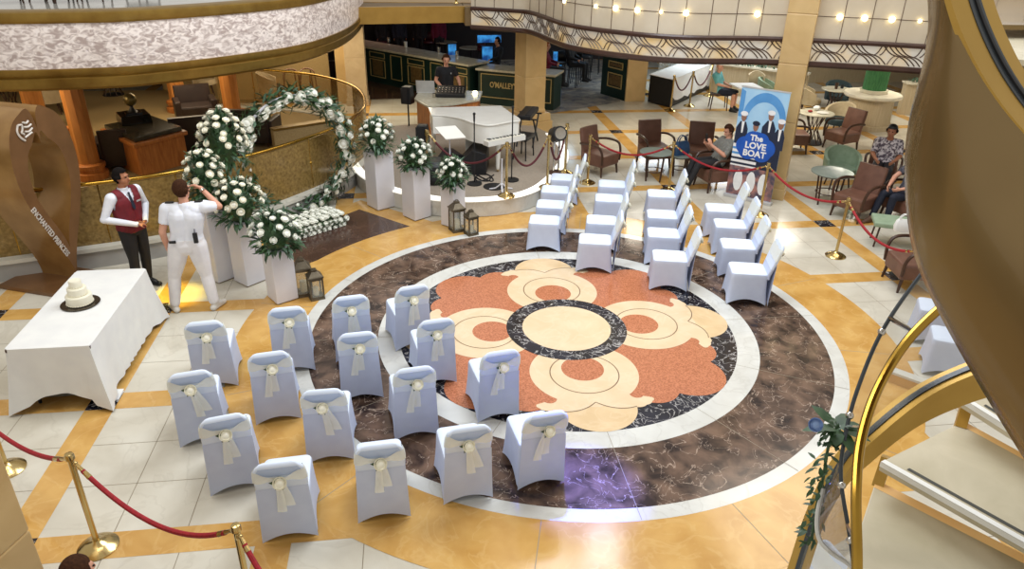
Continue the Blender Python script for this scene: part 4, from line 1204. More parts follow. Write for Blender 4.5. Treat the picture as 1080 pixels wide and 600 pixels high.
# microphone stands
def mic(loc, h, label, mtl='black', tripod=False):
    t = empty('microphone_stand', loc, 0, label, 'microphone stand', 'microphone stands on the bandstand')
    m = MB()
    if tripod:
        for k in range(3):
            a = 2 * PI * k / 3 + .5; m.tube([(0, 0, .16), (.12 * cos(a), .12 * sin(a), .05), (.24 * cos(a), .24 * sin(a), .012)], .014, 6)
    else: m.lathe([(.14, 0), (.14, .02), (.03, .035), (.01, .035)], n=20)
    m.build('base', MT[mtl], t)
    m = MB(); m.cyl((0, 0, .03), (0, 0, h), .012, n=8); m.build('pole', MT[mtl], t)
    if not tripod:
        m = MB(); m.cyl((0, 0, h), (0, 0, h + .12), .016, .02, 8); m.ball((0, 0, h + .14), .028, 8, 6); m.build('microphone', MT['black'], t)
    return t
mic(P(500.5, 194, SZ), 1.18, 'black microphone stand in front of the piano curve')
mic(P(539.5, 190, SZ), 1.25, 'black microphone stand at the keyboard end of the piano')
w_ = mic(P(529, 202, SZ), .62, 'short white tripod stand below the piano front leg', 'white_paint', True)
m = MB(); m.lathe([(.2, 0), (.2, .012), (.02, .02)], n=24); one('round_mat', m, MT['black'], 'flat black round plate on bandstand carpet by white tripod', 'plate', P(521, 197, SZ))
# music stand
ms_ = P(475, 186, SZ)
t = empty('music_stand', ms_, 0, 'white topped music stand behind the lowest plinth', 'music stand')
m = MB(); m.cyl((0, 0, .02), (0, 0, .82), .013, n=8); m.build('pole', MT['white_paint'], t)
m = MB(); m.add([(-.27, .14, .93), (.12, .16, .95), (.3, -.13, .8), (-.08, -.16, .78), (-.27, .14, .915), (.12, .16, .935), (.3, -.13, .785), (-.08, -.16, .765)], [(0, 1, 2, 3), (7, 6, 5, 4), (0, 4, 5, 1), (1, 5, 6, 2), (2, 6, 7, 3), (3, 7, 4, 0)]); m.build('desk_top', MT['white_lacquer'], t, 0)
m = MB()
for k in range(3):
    a = 2 * PI * k / 3; m.tube([(0, 0, .12), (.2 * cos(a), .2 * sin(a), .01)], .012, 6)
m.build('tripod', MT['white_paint'], t)
MT['grille_black'] = mat('speaker_grille', (38, 38, 42), (20, 20, 22), 90, .7)
def wedge(loc, rz, s_, label):
    t = empty('floor_monitor', loc, rz, label, 'speaker', 'black floor monitors on the bandstand')
    m = MB(); pr_ = [(-.25 * s_, 0), (.25 * s_, 0), (.25 * s_, .12 * s_), (-.02 * s_, .42 * s_), (-.25 * s_, .36 * s_)]
    m.loft([[(x, -.33 * s_, z) for x, z in pr_], [(x, .33 * s_, z) for x, z in pr_]]); m.build('cabinet', MT['black'], t, 0, .01)
    m = MB(); a, b = Vector((.25 * s_, 0, .12 * s_)), Vector((-.02 * s_, 0, .42 * s_)); n = Vector((.74, 0, .67)) * .004
    a2, b2 = a.lerp(b, .08), a.lerp(b, .92); y = .29 * s_
    m.add([a2 + n + Vector((0, -y, 0)), b2 + n + Vector((0, -y, 0)), b2 + n + Vector((0, y, 0)), a2 + n + Vector((0, y, 0))], [(0, 1, 2, 3)]); m.build('grille', MT['grille_black'], t, 0)
wedge(P(499, 178, SZ), rad(170), 1.15, 'large black floor monitor wedge beneath the white piano')
wedge(P(474, 176, SZ), rad(200), .8, 'smaller black floor monitor beside the music stand')
t = empty('loudspeaker', P(459, 192, SZ), 0, 'rounded black speaker behind the middle plinth flowers', 'speaker')
m = MB(); m.lathe([(.02, 0), (.2, 0), (.24, .08), (.24, .36), (.18, .44), (.02, .44)], n=18); m.build('cabinet', MT['black'], t)
m = MB(); m.lathe([(.245, .1), (.247, .2), (.245, .34)], n=18); m.build('grille', MT['grille_black'], t)
def pole_speaker(loc, h, rz, label, s_=.3):
    t = empty('pole_speaker', loc, rz, label, 'speaker')
    m = MB(); m.cyl((0, 0, 0), (0, 0, h), .018, n=8); m.build('pole', MT['black'], t)
    m = MB(); m.box(0, 0, h - .02, s_ * .8, s_ * .8, s_ * 1.25, .3, taper=.85); m.build('cabinet', MT['black'], t, 0, .02)
    m = MB(); m.box(0, -s_ * .41, h + .02, s_ * .6, .01, s_ * 1.0); m.build('grille', MT['grille_black'], t, 0)
    m = MB(); m.lathe([(.16, 0), (.16, .02), (.02, .04)], n=16); m.build('base', MT['black'], t)
pole_speaker(P(432, 146), .86, rad(-40), 'black speaker on a pole left of the wooden music desk', .32)
pole_speaker(P(447, 170, SZ), .4, rad(-30), 'black speaker on short pole behind the middle plinth', .3)
# stage spotlight
t = empty('spotlight', P(586, 183, SZ), rad(10), 'black headed spotlight on silver twin poles at bandstand edge', 'spotlight')
m = MB(); m.lathe([(.17, 0), (.17, .02), (.12, .05), (.03, .06)], n=20); m.build('base', MT['wood_dark'], t)
m = MB()
for a in (-.05, .05): m.cyl((a, 0, .05), (a, 0, .68), .02, n=8)
m.build('pole', MT['chrome'], t); m = MB(); m.cyl((0, .13, .74), (0, -.15, .84), .15, .14, 18); m.build('lamp_head', MT['black'], t)
m = MB(); m.cyl((0, -.15, .84), (0, -.16, .843), .11, .11, 18); m.build('lens', MT['chrome'], t)
# keyboard on folding stand with its black bench beside the column
kl = P(556, 152, SZ)
t = empty('keyboard_stand', kl, rad(70), 'black folding keyboard stand at the foot of the stone column', 'keyboard')
m = MB()
for y in (-.18, .18): m.beam((-.3, y, .02), (.3, y, .62), .03, .03); m.beam((.3, y, .02), (-.3, y, .62), .03, .03)
m.beam((-.3, -.25, .63), (-.3, .25, .63), .03, .03); m.beam((.3, -.25, .63), (.3, .25, .63), .03, .03); m.build('folding_legs', MT['black'], t, 0)
m = MB(); m.box(0, 0, .645, .95, .3, .09); k_ = m.build('keyboard', MT['black'], t, 0, .01)
m = MB(); m.box(0, -.08, .736, .85, .12, .012); m.build('keys', MT['grille_black'], k_, 0)
kl = P(552, 166, SZ)
t = empty('piano_bench', kl, rad(60), 'black padded bench at the keyboard end of white piano', 'bench')
m = MB(); m.box(0, 0, .4, .5, .32, .09); m.build('seat', MT['black'], t, 0, .03)
for a in (-1, 1):
    for b in (-1, 1):
        m = MB(); m.cyl((a * .2, b * .12, .41), (a * .23, b * .14, 0), .015, n=6); m.build('leg', MT['black'], t)
# cable coil
m = MB(); rnd = random.Random(5)
pts = [P(508 + 10 * cos(k * .8) + k * .3, 187 + 4 * sin(k * 1.1), SZ + .012) for k in range(16)]
m.tube(spline(pts, 5), .012, 5); one('cable', m, MT['black'], 'black cable looped on the bandstand carpet under the piano', 'cable')

# music desk with laptop and mixer
pd_ = [P(437, 104, 1.0), P(451, 111.5, 1.0), P(480, 109, 1.0), P(506, 104.5, 1.0), P(509, 96, 1.0), P(475, 95, 1.0), P(441, 97, 1.0)]
dc = sum(pd_, Vector()) / len(pd_)
t = empty('music_desk', (dc.x, dc.y, 0), 0, 'orange wood music desk with pale marble counter behind the piano', 'desk')
pl2 = [(p.x - dc.x, p.y - dc.y) for p in pd_]
m = MB(); m.prism([(x * .93, y * .93) for x, y in pl2], .0, .95); m.build('wood_front', MT['wood'], t, 20)
m = MB(); m.prism(pl2, .95, 1.0); m.build('counter_top', MT['marble_top'], t, 0, .008)
m = MB(); m.prism([(x * .96, y * .96) for x, y in pl2], .0, .1); m.build('plinth', MT['wood_dark'], t, 0)
MT['laptop'] = mat('silver_laptop', (206, 206, 206), rough=.35, metal=.4)
lq = P(449, 98, 1.0)
t = empty('laptop', (lq.x, lq.y, 1.002), rad(-8), 'open silver laptop seen from behind on the music desk', 'laptop')
m = MB(); m.box(0, .14, 0, .44, .3, .016); m.build('base', MT['laptop'], t, 0, .004)
m = MB(); m.add([(-.22, 0, .016), (.22, 0, .016), (.22, -.07, .3), (-.22, -.07, .3), (-.22, .012, .016), (.22, .012, .016), (.22, -.058, .3), (-.22, -.058, .3)], [(0, 1, 2, 3), (7, 6, 5, 4), (0, 4, 5, 1), (1, 5, 6, 2), (2, 6, 7, 3), (3, 7, 4, 0)]); m.build('screen', MT['laptop'], t, 0)
lq = P(476, 101, 1.0)
t = empty('mixing_console', (lq.x, lq.y, 1.002), rad(-8), 'black mixing console on the music desk before the young man', 'mixer')
m = MB(); m.loft([[(-.34, -.22, 0), (.34, -.22, 0), (.34, -.22, .08), (-.34, -.22, .08)], [(-.34, .22, 0), (.34, .22, 0), (.34, .22, .2), (-.34, .22, .2)]]); m.build('housing', MT['black'], t, 0, .01)
m = MB()
for i_ in range(8):
    for j_ in range(3): m.ball((-.28 + .08 * i_, -.14 + .1 * j_, .1 + .027 * (j_ + .6)), .016, 6, 4)
m.build('knobs', MT['chrome'], t)
lq = P(458, 103, 1.0)
m = MB(); m.lathe([(.005, 0), (.04, 0), (.045, .1), (.04, .1), (.036, .01), (.005, .01)]); one('glass_tumbler', m, MT['chrome'], 'small glass tumbler beside the laptop on music desk', 'glass', (lq.x, lq.y, 1.002))
lq = P(501, 99, 1.0)
m = MB(); m.lathe([(.02, 0), (.05, 0), (.06, .05), (.02, .07)]); one('desk_lamp_puck', m, MT['glow'], 'small glowing light on the right end of music desk', 'lamp', (lq.x, lq.y, 1.002))

# ------------------------------------------------------------------ the pub bar beyond
def counter(name, a, b, depth, h, label, panels, sign=None, group=None):
    """bar counter along a->b (floor points), front towards the camera"""
    a, b = Vector((a[0], a[1], 0)), Vector((b[0], b[1], 0)); L = (b - a).length; an = math.atan2(b.y - a.y, b.x - a.x)
    t = empty(name, a, an, label, 'bar counter', group)
    m = MB(); m.box(L / 2, depth / 2, 0, L, depth, h - .06); m.build('body', MT['green_bar'], t, 0)
    m = MB(); m.box(L / 2, depth / 2 - .03, h - .06, L + .1, depth + .14, .06); m.build('counter_top', MT['marble_top'], t, 0, .01)
    pw = L / panels
    for k in range(panels):
        x0, x1 = k * pw + .08, (k + 1) * pw - .08
        if k % 2:  x0 += pw * .12; x1 -= pw * .12
        def frame(zl, zh, nm):
            m = MB(); w = .02
            for xa, xb, z0, z1 in ((x0, x1, zl, zl + w), (x0, x1, zh - w, zh), (x0, x0 + w, zl, zh), (x1 - w, x1, zl, zh)): m.box((xa + xb) / 2, -.008, z0, xb - xa, .016, z1 - z0)
            return m.build(nm, MT['bar_gold'], t, 0)
        if sign: frame(.2, h - .14, 'panel_frame'); continue
        if k % 2: frame(.22, h - .14, 'panel_frame')
        else:
            f = frame(.72 * h, h - .14, 'panel_frame'); f = frame(.2, .68 * h, 'panel_frame')
            m = MB(); m.box((x0 + x1) / 2, -.004, .26, (x1 - x0) * .66, .01, .42 * h); m.build('inset', MT['bar_inset'], f, 0)
    if sign:
        s_ = text_mesh('lettering', sign, .22, MT['bar_gold'], .006, t, .004, xs=.72)
        s_.rotation_euler = (PI / 2, 0, 0); s_.location = (L * .34, -.015, h * .56)
    return t, L, an
counter('bar_counter', (-4.4, 17.5), (-.25, 12.95), .75, 1.1, 'long dark green pub bar counter with gold lined panels', 7)
counter('bar_counter', (.0, 12.95), (2.0, 11.9), .7, 1.0, 'short green pub counter carrying gold lettering behind the piano', 1, "O'MALLEY'S")
a_, b_ = P(633, 99), P(660, 107)
t = empty('pub_cabinet', (a_.x, a_.y, 0), math.atan2(b_.y - a_.y, b_.x - a_.x), 'dark green pub cabinet with gold panels beside the pale stone column', 'cabinet')
L = (b_ - a_).length
m = MB(); m.box(L / 2, .3, 0, L, .6, 1.22); m.build('body', MT['green_bar'], t, 0, .01)
for z0, z1 in ((.3, .72), (.85, 1.06)):
    m = MB(); w = .03; x0, x1 = L * .25, L * .8
    for xa, xb, za_, zb2 in ((x0, x1, z0, z0 + w), (x0, x1, z1 - w, z1), (x0, x0 + w, z0, z1), (x1 - w, x1, z0, z1)): m.box((xa + xb) / 2, -.01, za_, xb - xa, .02, zb2 - za_)
    f = m.build('panel_frame', MT['bar_gold'], t, 0)
    m = MB(); m.box((x0 + x1) / 2, -.004, z0 + .06, (x1 - x0) - .12, .01, z1 - z0 - .12); m.build('inset', MT['bar_inset'], f, 0)
m = MB(); m.box(L / 2, .29, 1.22, L + .06, .66, .04); m.build('top_board', MT['green_bar'], t, 0, .008)
# screens and pub furniture in the dark
MT['screen_blue'] = mat('blue_lit_screen', (60, 150, 220), (20, 60, 120), 3, emit=.9, lo=.4, hi=.6)
def tv(px, py, z, w, h, rz, label):
    q = P(px, py, z); t = empty('television', q, rz, label, 'television', 'glowing screens in the dark pub')
    m = MB(); m.box(0, .03, -h / 2 - .03, w + .06, .05, h + .06); m.build('housing', MT['black'], t, 0)
    m = MB(); m.box(0, 0, -h / 2, w, .012, h); m.build('screen', MT['screen_blue'], t, 0)
    m = MB(); m.cyl((0, .05, -h / 2), (0, .05, -h / 2 - 1.0), .03, n=6); m.build('stand', MT['black'], t)
tv(516, 41, 1.4, .75, .22, rad(5), 'wide glowing blue screen behind the pub counter')
tv(514, 58, 1.0, .32, .5, rad(-5), 'upright glowing blue screen right of the young man')
tv(477, 54, 1.2, .25, .4, rad(20), 'small tilted blue screen left in the dark pub')
tv(588, 70, .6, .3, .9, rad(0), 'tall blue lit panel in the pub beyond the piano column')
def stool(loc, label, mtl='black', h=.72, back=True):
    t = empty('bar_stool', loc, random.uniform(-.6, .6), label, 'stool', 'dark bar stools in the pub')
    m = MB(); m.lathe([(.02, h), (.18, h), (.2, h + .03), (.19, h + .07), (.02, h + .08)], n=16); m.build('seat', MT[mtl], t)
    for k in range(4):
        a = PI / 4 + k * PI / 2; m = MB(); m.cyl((.14 * cos(a), .14 * sin(a), h), (.2 * cos(a), .2 * sin(a), 0), .016, n=6); m.build('leg', MT['black'], t)
    if back:
        m = MB(); pts = [[(r_ * cos(a), r_ * sin(a), z) for a in [rad(40 + 10 * k) for k in range(11)] ] for r_, z in ((.19, h + .05), (.2, h + .36))]
        vs = pts[0] + pts[1]; m.add(vs, [(i, i + 1, 12 + i, 11 + i) for i in range(10)]); o = m.build('backrest', MT[mtl], t); s_ = o.modifiers.new('th', 'SOLIDIFY'); s_.thickness = .025
MT['burgundy'] = mat('burgundy_leather', (84, 26, 34), (64, 18, 26), 6, .4)
for px, py, l in ((607, 88, 'dark bar stool nearest the green pub cabinet'), (617, 84, 'dark bar stool left of green cabinet, farther in'), (590, 92, 'dark bar stool just right of the piano column'), (627, 78, 'dark bar stool deepest in the pub')): stool(P(px, py), l)
for px, py, z, l in ((398, 66, 0, 'burgundy stool behind left end of the long bar'), (447, 66, 0, 'burgundy stool behind middle of the long bar'), (505, 80, 0, 'burgundy stool behind the lettered counter')):
    q = P(px, py); stool((q.x + .2, min(q.y + .7, 19.3), 0), l, 'burgundy')
def pub_table(px, py, label):
    q = P(px, py, .75); t = empty('pub_table', (q.x, q.y, 0), 0, label, 'table', 'pale round tables in the pub')
    m = MB(); m.lathe([(.02, .72), (.4, .72), (.42, .735), (.4, .75), (.02, .75)], n=24); m.build('table_top', MT['marble_top'], t)
    m = MB(); m.cyl((0, 0, .02), (0, 0, .72), .04, n=8); m.build('pedestal', MT['black'], t); m = MB(); m.lathe([(.25, 0), (.25, .02), (.04, .05)], n=16); m.build('base', MT['black'], t)
pub_table(497, 50, 'pale round pub table between two blue screens'); pub_table(470, 44, 'pale round pub table behind the long bar')
for k, (px, py) in enumerate(((410, 46), (428, 51), (463, 57), (482, 61))):
    q = P(px, py - 1.5, 1.1); m = MB(); m.lathe([(.01, 0), (.05, 0), (.05, .09), (.06, .16), (.045, .16), (.04, .02), (.01, .015)])
    one('bar_glass', m, MT['white_lacquer' if k == 1 else 'chrome'], ('clear glass at the far left of the long bar', 'white cup on the long bar counter', 'clear glass on the bar near the burgundy shirt', 'clear glass on the bar behind young man')[k], 'glass', (q.x, q.y, 1.1))

# ------------------------------------------------------------------ buffet table at the back
b1, b2 = P(683, 108), P(706, 114); bu = (b2 - b1).normalized(); bL = 3.6; bn = Vector((-bu.y, bu.x, 0))
bn = (P(752, 92) - P(706, 114)).normalized(); bw = (b2 - b1).length
bq = Vector((bu.x, bu.y, 0))
t = empty('buffet_table', (b1.x, b1.y, 0), 0, 'long buffet table with white cloth and black skirt end', 'table')
loc_ = lambda u, v, z: (bq.x * u + bn.x * v, bq.y * u + bn.y * v, z)
def slab(m, u0, u1, v0, v1, z0, z1):
    vs = [loc_(u, v, z) for z in (z0, z1) for u, v in ((u0, v0), (u1, v0), (u1, v1), (u0, v1))]
    m.add(vs, [(3, 2, 1, 0), (4, 5, 6, 7), (0, 1, 5, 4), (1, 2, 6, 5), (2, 3, 7, 6), (3, 0, 4, 7)])
m = MB(); slab(m, 0, bw, 0, bL, .02, .8); m.build('skirt', MT['black'], t, 0)
m = MB(); slab(m, -.03, bw + .03, -.02, bL, .8, .815); 
for k in range(14):
    v0, v1 = bL * k / 14, bL * (k + 1) / 14; d0 = .12 + .02 * (k % 2) if k else .0
    vs = [loc_(bw + .02, v0, .815), loc_(bw + .02, v1, .815), loc_(bw + .03 + .02 * ((k + 1) % 2), v1, .1 + .1 * abs(sin((k + 1) * 1.3))), loc_(bw + .03 + .02 * (k % 2), v0, .1 + .1 * abs(sin(k * 1.3)) if k else .35)]
    m.add(vs, [(0, 1, 2, 3)])
m.build('white_cloth', MT['linen'], t, 0)
m = MB()
for k in range(4):
    v0 = .5 + k * .7; slab(m, .02, .04, v0, v0 + .65, .815, 1.25)
m.build('sneeze_guard', MT['glass'], t, 0)
for px, py in ((725, 62),):
    pass

# ------------------------------------------------------------------ chairs and tables of the lounges
MT['brown_leather'] = mat('brown_leather', (118, 82, 66), (98, 66, 52), 5, .45)
MT['dark_leather'] = mat('dark_brown_leather', (58, 46, 42), (44, 34, 32), 5, .4)
MT['cream_fabric'] = mat('cream_fabric', (206, 190, 156), (190, 172, 138), 8, .8)
MT['sage_fabric'] = mat('sage_green_fabric', (150, 170, 144), (132, 152, 126), 8, .8)
MT['teal_fabric'] = mat('dark_teal_fabric', (44, 62, 66), (34, 50, 54), 8, .8)
def armchair(loc, rz, label, mtl='brown_leather', tilt=0):
    """upholstered seat and tall back, curved wooden arms; faces -y"""
    t = empty('armchair', loc, rz, label, 'armchair', 'brown leather armchairs')
    m = MB(); m.box(0, -.02, .2, .58, .56, .25); m.build('seat', MT[mtl], t, 0, .04)
    m = MB(); m.loft([[(x, y, z) for x, y in rrect(-.27, .27, y0, y1, .04, 3)] for y0, y1, z in ((.2, .3, .22), (.22, .32, .5), (.3, .39, .86), (.315, .38, .92))]); m.build('backrest', MT[mtl], t, 40)
    for s_ in (-1, 1):
        m = MB(); m.tube(spline([(s_ * .3, .3, .62), (s_ * .33, .05, .66), (s_ * .33, -.2, .64), (s_ * .31, -.29, .5), (s_ * .29, -.29, .28)], 5), .026, 7); m.build('arm', MT['wood_dark'], t)
        for y in (-.25, .24):
            m = MB(); m.cyl((s_ * .25, y, .22), (s_ * .27, y * 1.1, 0), .028, .018, 8); m.build('leg', MT['wood_dark'], t)
    return t
def tub_chair(loc, rz, label, mtl, inner=None):
    """low curved shell back round a cushion; faces -y"""
    t = empty('tub_chair', loc, rz, label, 'chair', 'curved tub chairs')
    m = MB(); N = 18; rows = []
    for (ro, ri, z0) in ((.33, .27, 0),):
        for k in range(N + 1):
            a = rad(-25 + 230 * k / N); w = sin(PI * k / N)
            h = .60 + .2 * w
            c_, s_ = cos(a), sin(a)
            rows.append([(ro * c_, ro * s_ * .95, .3), (ro * 1.1 * c_, ro * 1.05 * s_, h), (ri * 1.12 * c_, ri * 1.07 * s_, h), (ri * c_, ri * s_ * .95, .34)])
    m.loft(rows); m.build('backrest', MT[mtl], t, 40)
    m = MB(); m.lathe([(.02, .3), (.28, .3), (.3, .36), (.28, .44), (.02, .45)], (0, -.02, 0), 20); m.build('seat', MT[inner or mtl], t)
    for k in range(4):
        a = PI / 4 + k * PI / 2; m = MB(); m.cyl((.2 * cos(a), .2 * sin(a), .32), (.27 * cos(a), .27 * sin(a), 0), .02, .014, 6); m.build('leg', MT['wood_dark'], t)
    return t
def F(px, py): return P(px, py)
def cen(p, dx=0, dy=0): return (p.x + dx, p.y + dy, p.z)
armchair((1.98, 6.42, 0), rad(38), 'brown armchair with curved wooden arms, first behind the red rope')
armchair((3.3, 6.85, 0), rad(8), 'brown armchair facing the chairs, behind the small glass table')
armchair((4.25, 6.6, 0), rad(-18), 'brown armchair between glass table and poster banner, facing camera')
armchair((4.05, 5.25, 0), rad(-80), 'brown armchair seen from its side with the woman seated in it')
armchair((8.2, 7.75, 0), rad(-70), 'brown armchair right of the stone column, drawn up to marble table')
armchair((6.95, 7.7, 0), rad(75), 'brown armchair partly hidden by the right stone column')
armchair((6.05, 3.5, 0), rad(-62), 'brown armchair facing left beside the lone stanchion and glass table')
a9 = armchair((5.35, .75, 0), rad(-100), 'brown armchair half hidden by the bronze stair wall')
# small round glass table with wooden legs
MT['table_glass'] = mat('pale_green_glass_top', (158, 170, 160), (140, 152, 144), 3, .1, alpha=.85)
def wood_table(loc, r, h, label, top='table_glass', leg='wood_dark'):
    t = empty('side_table', loc, .4, label, 'table', 'round lounge tables')
    m = MB(); m.lathe([(.01, h - .02), (r, h - .02), (r, h), (.01, h)], n=32); m.build('table_top', MT[top], t, 40)
    m = MB(); m.tube([(r * .8 * cos(a), r * .8 * sin(a), h - .04) for a in [2 * PI * k / 24 for k in range(24)]], .014, 6, loop=True); m.build('ring_frame', MT[leg], t); m = MB(); m.tube([(r * .6 * cos(a), r * .6 * sin(a), h * .35) for a in [2 * PI * k / 24 for k in range(24)]], .01, 6, loop=True); m.build('stretcher', MT[leg], t)
    for k in range(4):
        a = k * PI / 2; m = MB(); m.cyl((r * .75 * cos(a), r * .75 * sin(a), h - .03), (r * .6 * cos(a), r * .6 * sin(a), 0), .018, n=6); m.build('leg', MT[leg], t)
wood_table((3.0, 5.85, 0), .33, .6, 'round glass table on wooden legs between brown armchairs')
gtab = P(878, 181, .62); wood_table((gtab.x, gtab.y, 0), .38, .62, 'round glass table on wooden legs beside the green tub chair')
MT['bag_blue'] = mat('navy_blue_bag', (40, 78, 118), (28, 58, 92), 8, .6)
bq_ = P(717, 160, .62)
def handbag(loc, s_, mtl, rz, label):
    t = empty('bag', loc, rz, label, 'bag')
    m = MB(); m.loft([[(x * s_, y * s_, z * s_) for x, y in rrect(-w, w, -d, d, d * .6, 3)] for w, d, z in ((.17, .08, 0), (.19, .09, .1), (.16, .06, .24), (.13, .03, .28))]); m.build('body', MT[mtl], t, 50)
    for y in (-.03, .03):
        m = MB(); m.tube([(.1 * s_ * cos(a), y * s_, (.26 + .14 * sin(a)) * s_) for a in [PI * k / 10 for k in range(11)]], .012 * s_, 6); m.build('strap', MT[mtl], t)
wood_table((3.62, 6.1, 0), .24, .45, 'low wooden table carrying the navy blue bag')
handbag((3.62, 6.1, .452), 1.0, 'bag_blue', .3, 'navy blue bag beside the small glass table')
# marble cafe tables with wire bases
def cafe(loc, label, r=.42):
    t = empty('cafe_table', loc, 0, label, 'table', 'round marble cafe tables')
    m = MB(); m.lathe([(.01, .72), (r - .01, .72), (r, .735), (r - .01, .75), (.01, .75)], n=32); m.build('table_top', MT['marble_top'], t)
    m = MB()
    for k in range(10):
        a = 2 * PI * k / 10; m.tube([(r * .55 * cos(a), r * .55 * sin(a), .72), (.1 * cos(a + .5), .1 * sin(a + .5), .34), (r * .62 * cos(a + 1.0), r * .62 * sin(a + 1.0), .02)], .012, 5)
    m.build('wire_base', MT['wood_dark'], t); m = MB(); m.lathe([(r * .66, 0), (r * .66, .02), (r * .3, .03)], n=20); m.build('foot_ring', MT['black'], t)
    return t
cafe((7.75, 8.3, 0), 'round marble cafe table with plates, right of the stone column')
cafe((9.75, 10.9, 0), 'round marble cafe table farther back beside the cream planter')
def small(mb, name, mtl, label, cat, loc): one(name, mb, MT[mtl], label, cat, loc)
MT['red_fruit'] = mat('red_napkin', (150, 40, 36), rough=.6)
small(MB().lathe([(.01, 0), (.11, 0), (.14, .015), (.135, .02), (.01, .012)]), 'plate', 'white_lacquer', 'white plate on the nearer marble cafe table', 'plate', (7.85, 8.2, .752))
small(MB().ball((0, 0, .06), (.09, .07, .06), 10, 6), 'napkin', 'linen', 'bunched white napkin on the nearer cafe table', 'napkin', (7.83, 8.47, .752))
small(MB().ball((0, 0, .03), (.06, .05, .03), 8, 6), 'snack', 'red_fruit', 'small red snack on the nearer cafe table edge', 'food', (7.58, 8.3, .752))
small(MB().lathe([(.01, 0), (.04, 0), (.05, .16), (.045, .16), (.035, .01), (.01, .01)]), 'cup', 'wood_dark', 'brown tumbler on the farther cafe table', 'cup', (9.7, 10.9, .752))
small(MB().lathe([(.01, 0), (.04, 0), (.045, .1), (.04, .1), (.035, .01), (.01, .01)]), 'cup', 'black', 'dark cup beside the tumbler, farther cafe table', 'cup', (9.9, 10.95, .752))
tub_chair((9.15, 11.2, 0), rad(65), 'cream tub chair left of the farther cafe table', 'cream_fabric')
tub_chair((7.35, 9.15, 0), rad(40), 'cream tub chair behind left of nearer cafe table', 'cream_fabric', 'teal_fabric')
tub_chair((10.2, 11.6, 0), rad(-20), 'dark teal tub chair behind the farther cafe table', 'teal_fabric')
tub_chair((10.45, 10.45, 0), rad(-110), 'sage green tub chair right of the farther cafe table', 'sage_fabric')
tub_chair((8.75, 8.95, 0), rad(-60), 'cream tub chair right behind nearer cafe table, dark seat', 'cream_fabric', 'teal_fabric')
tub_chair((8.4, 12.2, 0), rad(60), 'sage green tub chair by the cream partition near the stone column', 'sage_fabric')
gch = P(890, 203); tub_chair((gch.x, gch.y + .3, 0), rad(-15), 'sage green tub chair behind round glass table, right side', 'sage_fabric')
t = empty('bench', (6.35, 2.05, 0), rad(-25), 'low sage green bench with thin legs beside the bronze stair wall', 'bench')
m = MB(); m.box(0, 0, .36, 1.5, .5, .08); m.build('seat', MT['sage_fabric'], t, 0, .02)
for a in (-1, 1):
    for b in (-1, 1):
        m = MB(); m.cyl((a * .65, b * .18, .37), (a * .68, b * .2, 0), .016, n=6); m.build('leg', MT['wood_dark'], t)
bg_ = P(951, 243, .45); handbag((bg_.x, bg_.y, .442), .7, 'linen', rad(-20), 'white handbag lying on the sage green bench')
cp_ = P(910, 216, .5)
# teal shirt man's dining chairs
def dining_chair(loc, rz, label):
    t = empty('dining_chair', loc, rz, label, 'chair', 'cream backed dining chairs')
    m = MB(); m.box(0, 0, .41, .46, .46, .07); m.build('seat', MT['wood_dark'], t, 0, .02)
    m = MB(); rows = []
    for k in range(11):
        a = rad(20 + 14 * k); rows.append([(.25 * cos(a), .06 + .2 * sin(a), .5), (.26 * cos(a), .08 + .22 * sin(a), .93 - .12 * abs(cos(a)) ** 2), (.23 * cos(a), .06 + .2 * sin(a), .93 - .12 * abs(cos(a)) ** 2), (.22 * cos(a), .04 + .18 * sin(a), .5)])
    m.loft(rows); m.build('backrest', MT['cream_fabric'], t, 40)
    for a in (-1, 1):
        for b in (-1, 1):
            m = MB(); m.cyl((a * .2, b * .2, .42), (a * .22, b * .23, 0), .02, .014, 6); m.build('leg', MT['wood_dark'], t)
dcn = P(760, 117); dining_chair((dcn.x, dcn.y + .25, 0), rad(75), 'cream backed chair holding the man in the teal shirt')
dcn2 = P(790, 112); dining_chair((dcn2.x + .2, dcn2.y + .2, 0), rad(-20), 'cream backed empty chair beside the man in teal')
wt = P(787, 90, .75); t = empty('cafe_table', (wt.x, wt.y, 0), 0, 'small white covered table behind the top of poster banner', 'table')
m = MB(); m.box(0, 0, .72, .7, .7, .03); m.build('table_top', MT['linen'], t, 0); m = MB(); m.cyl((0, 0, 0), (0, 0, .72), .04, n=8); m.build('pedestal', MT['black'], t)
# cream planter wall with green post
MT['planter'] = mat('cream_stone_planter', (196, 180, 148), (180, 162, 130), 5, .5, stretch=(8, 8, .6))
MT['planter_top'] = mat('pale_planter_top', (222, 214, 192), rough=.35)
MT['green_post'] = mat('bright_green_moss', (70, 132, 78), (42, 98, 54), 9, .7, stretch=(6, 6, .8))
plq = P(921, 98, .88); plc = (plq.x, plq.y)
t = empty('planter', (plc[0], plc[1], 0), 0, 'rounded cream stone planter with pale ledge, right lounge', 'planter')
m = MB(); m.lathe([(.02, 0), (.62, 0), (.62, .12), (.56, .14), (.55, .8), (.02, .8)], n=32); m.build('body', MT['planter'], t)
m = MB(); m.lathe([(.02, .8), (.7, .8), (.72, .84), (.7, .88), (.02, .9)], n=32); m.build('ledge', MT['planter_top'], t)
m = MB(); m.lathe([(.02, .9), (.34, .9), (.34, .98), (.02, .98)], n=24); m.build('collar', MT['planter_top'], t)
m = MB(); m.lathe([(.02, .98), (.29, .98), (.29, 2.54), (.02, 2.54)], n=24); m.build('green_post', MT['green_post'], t)
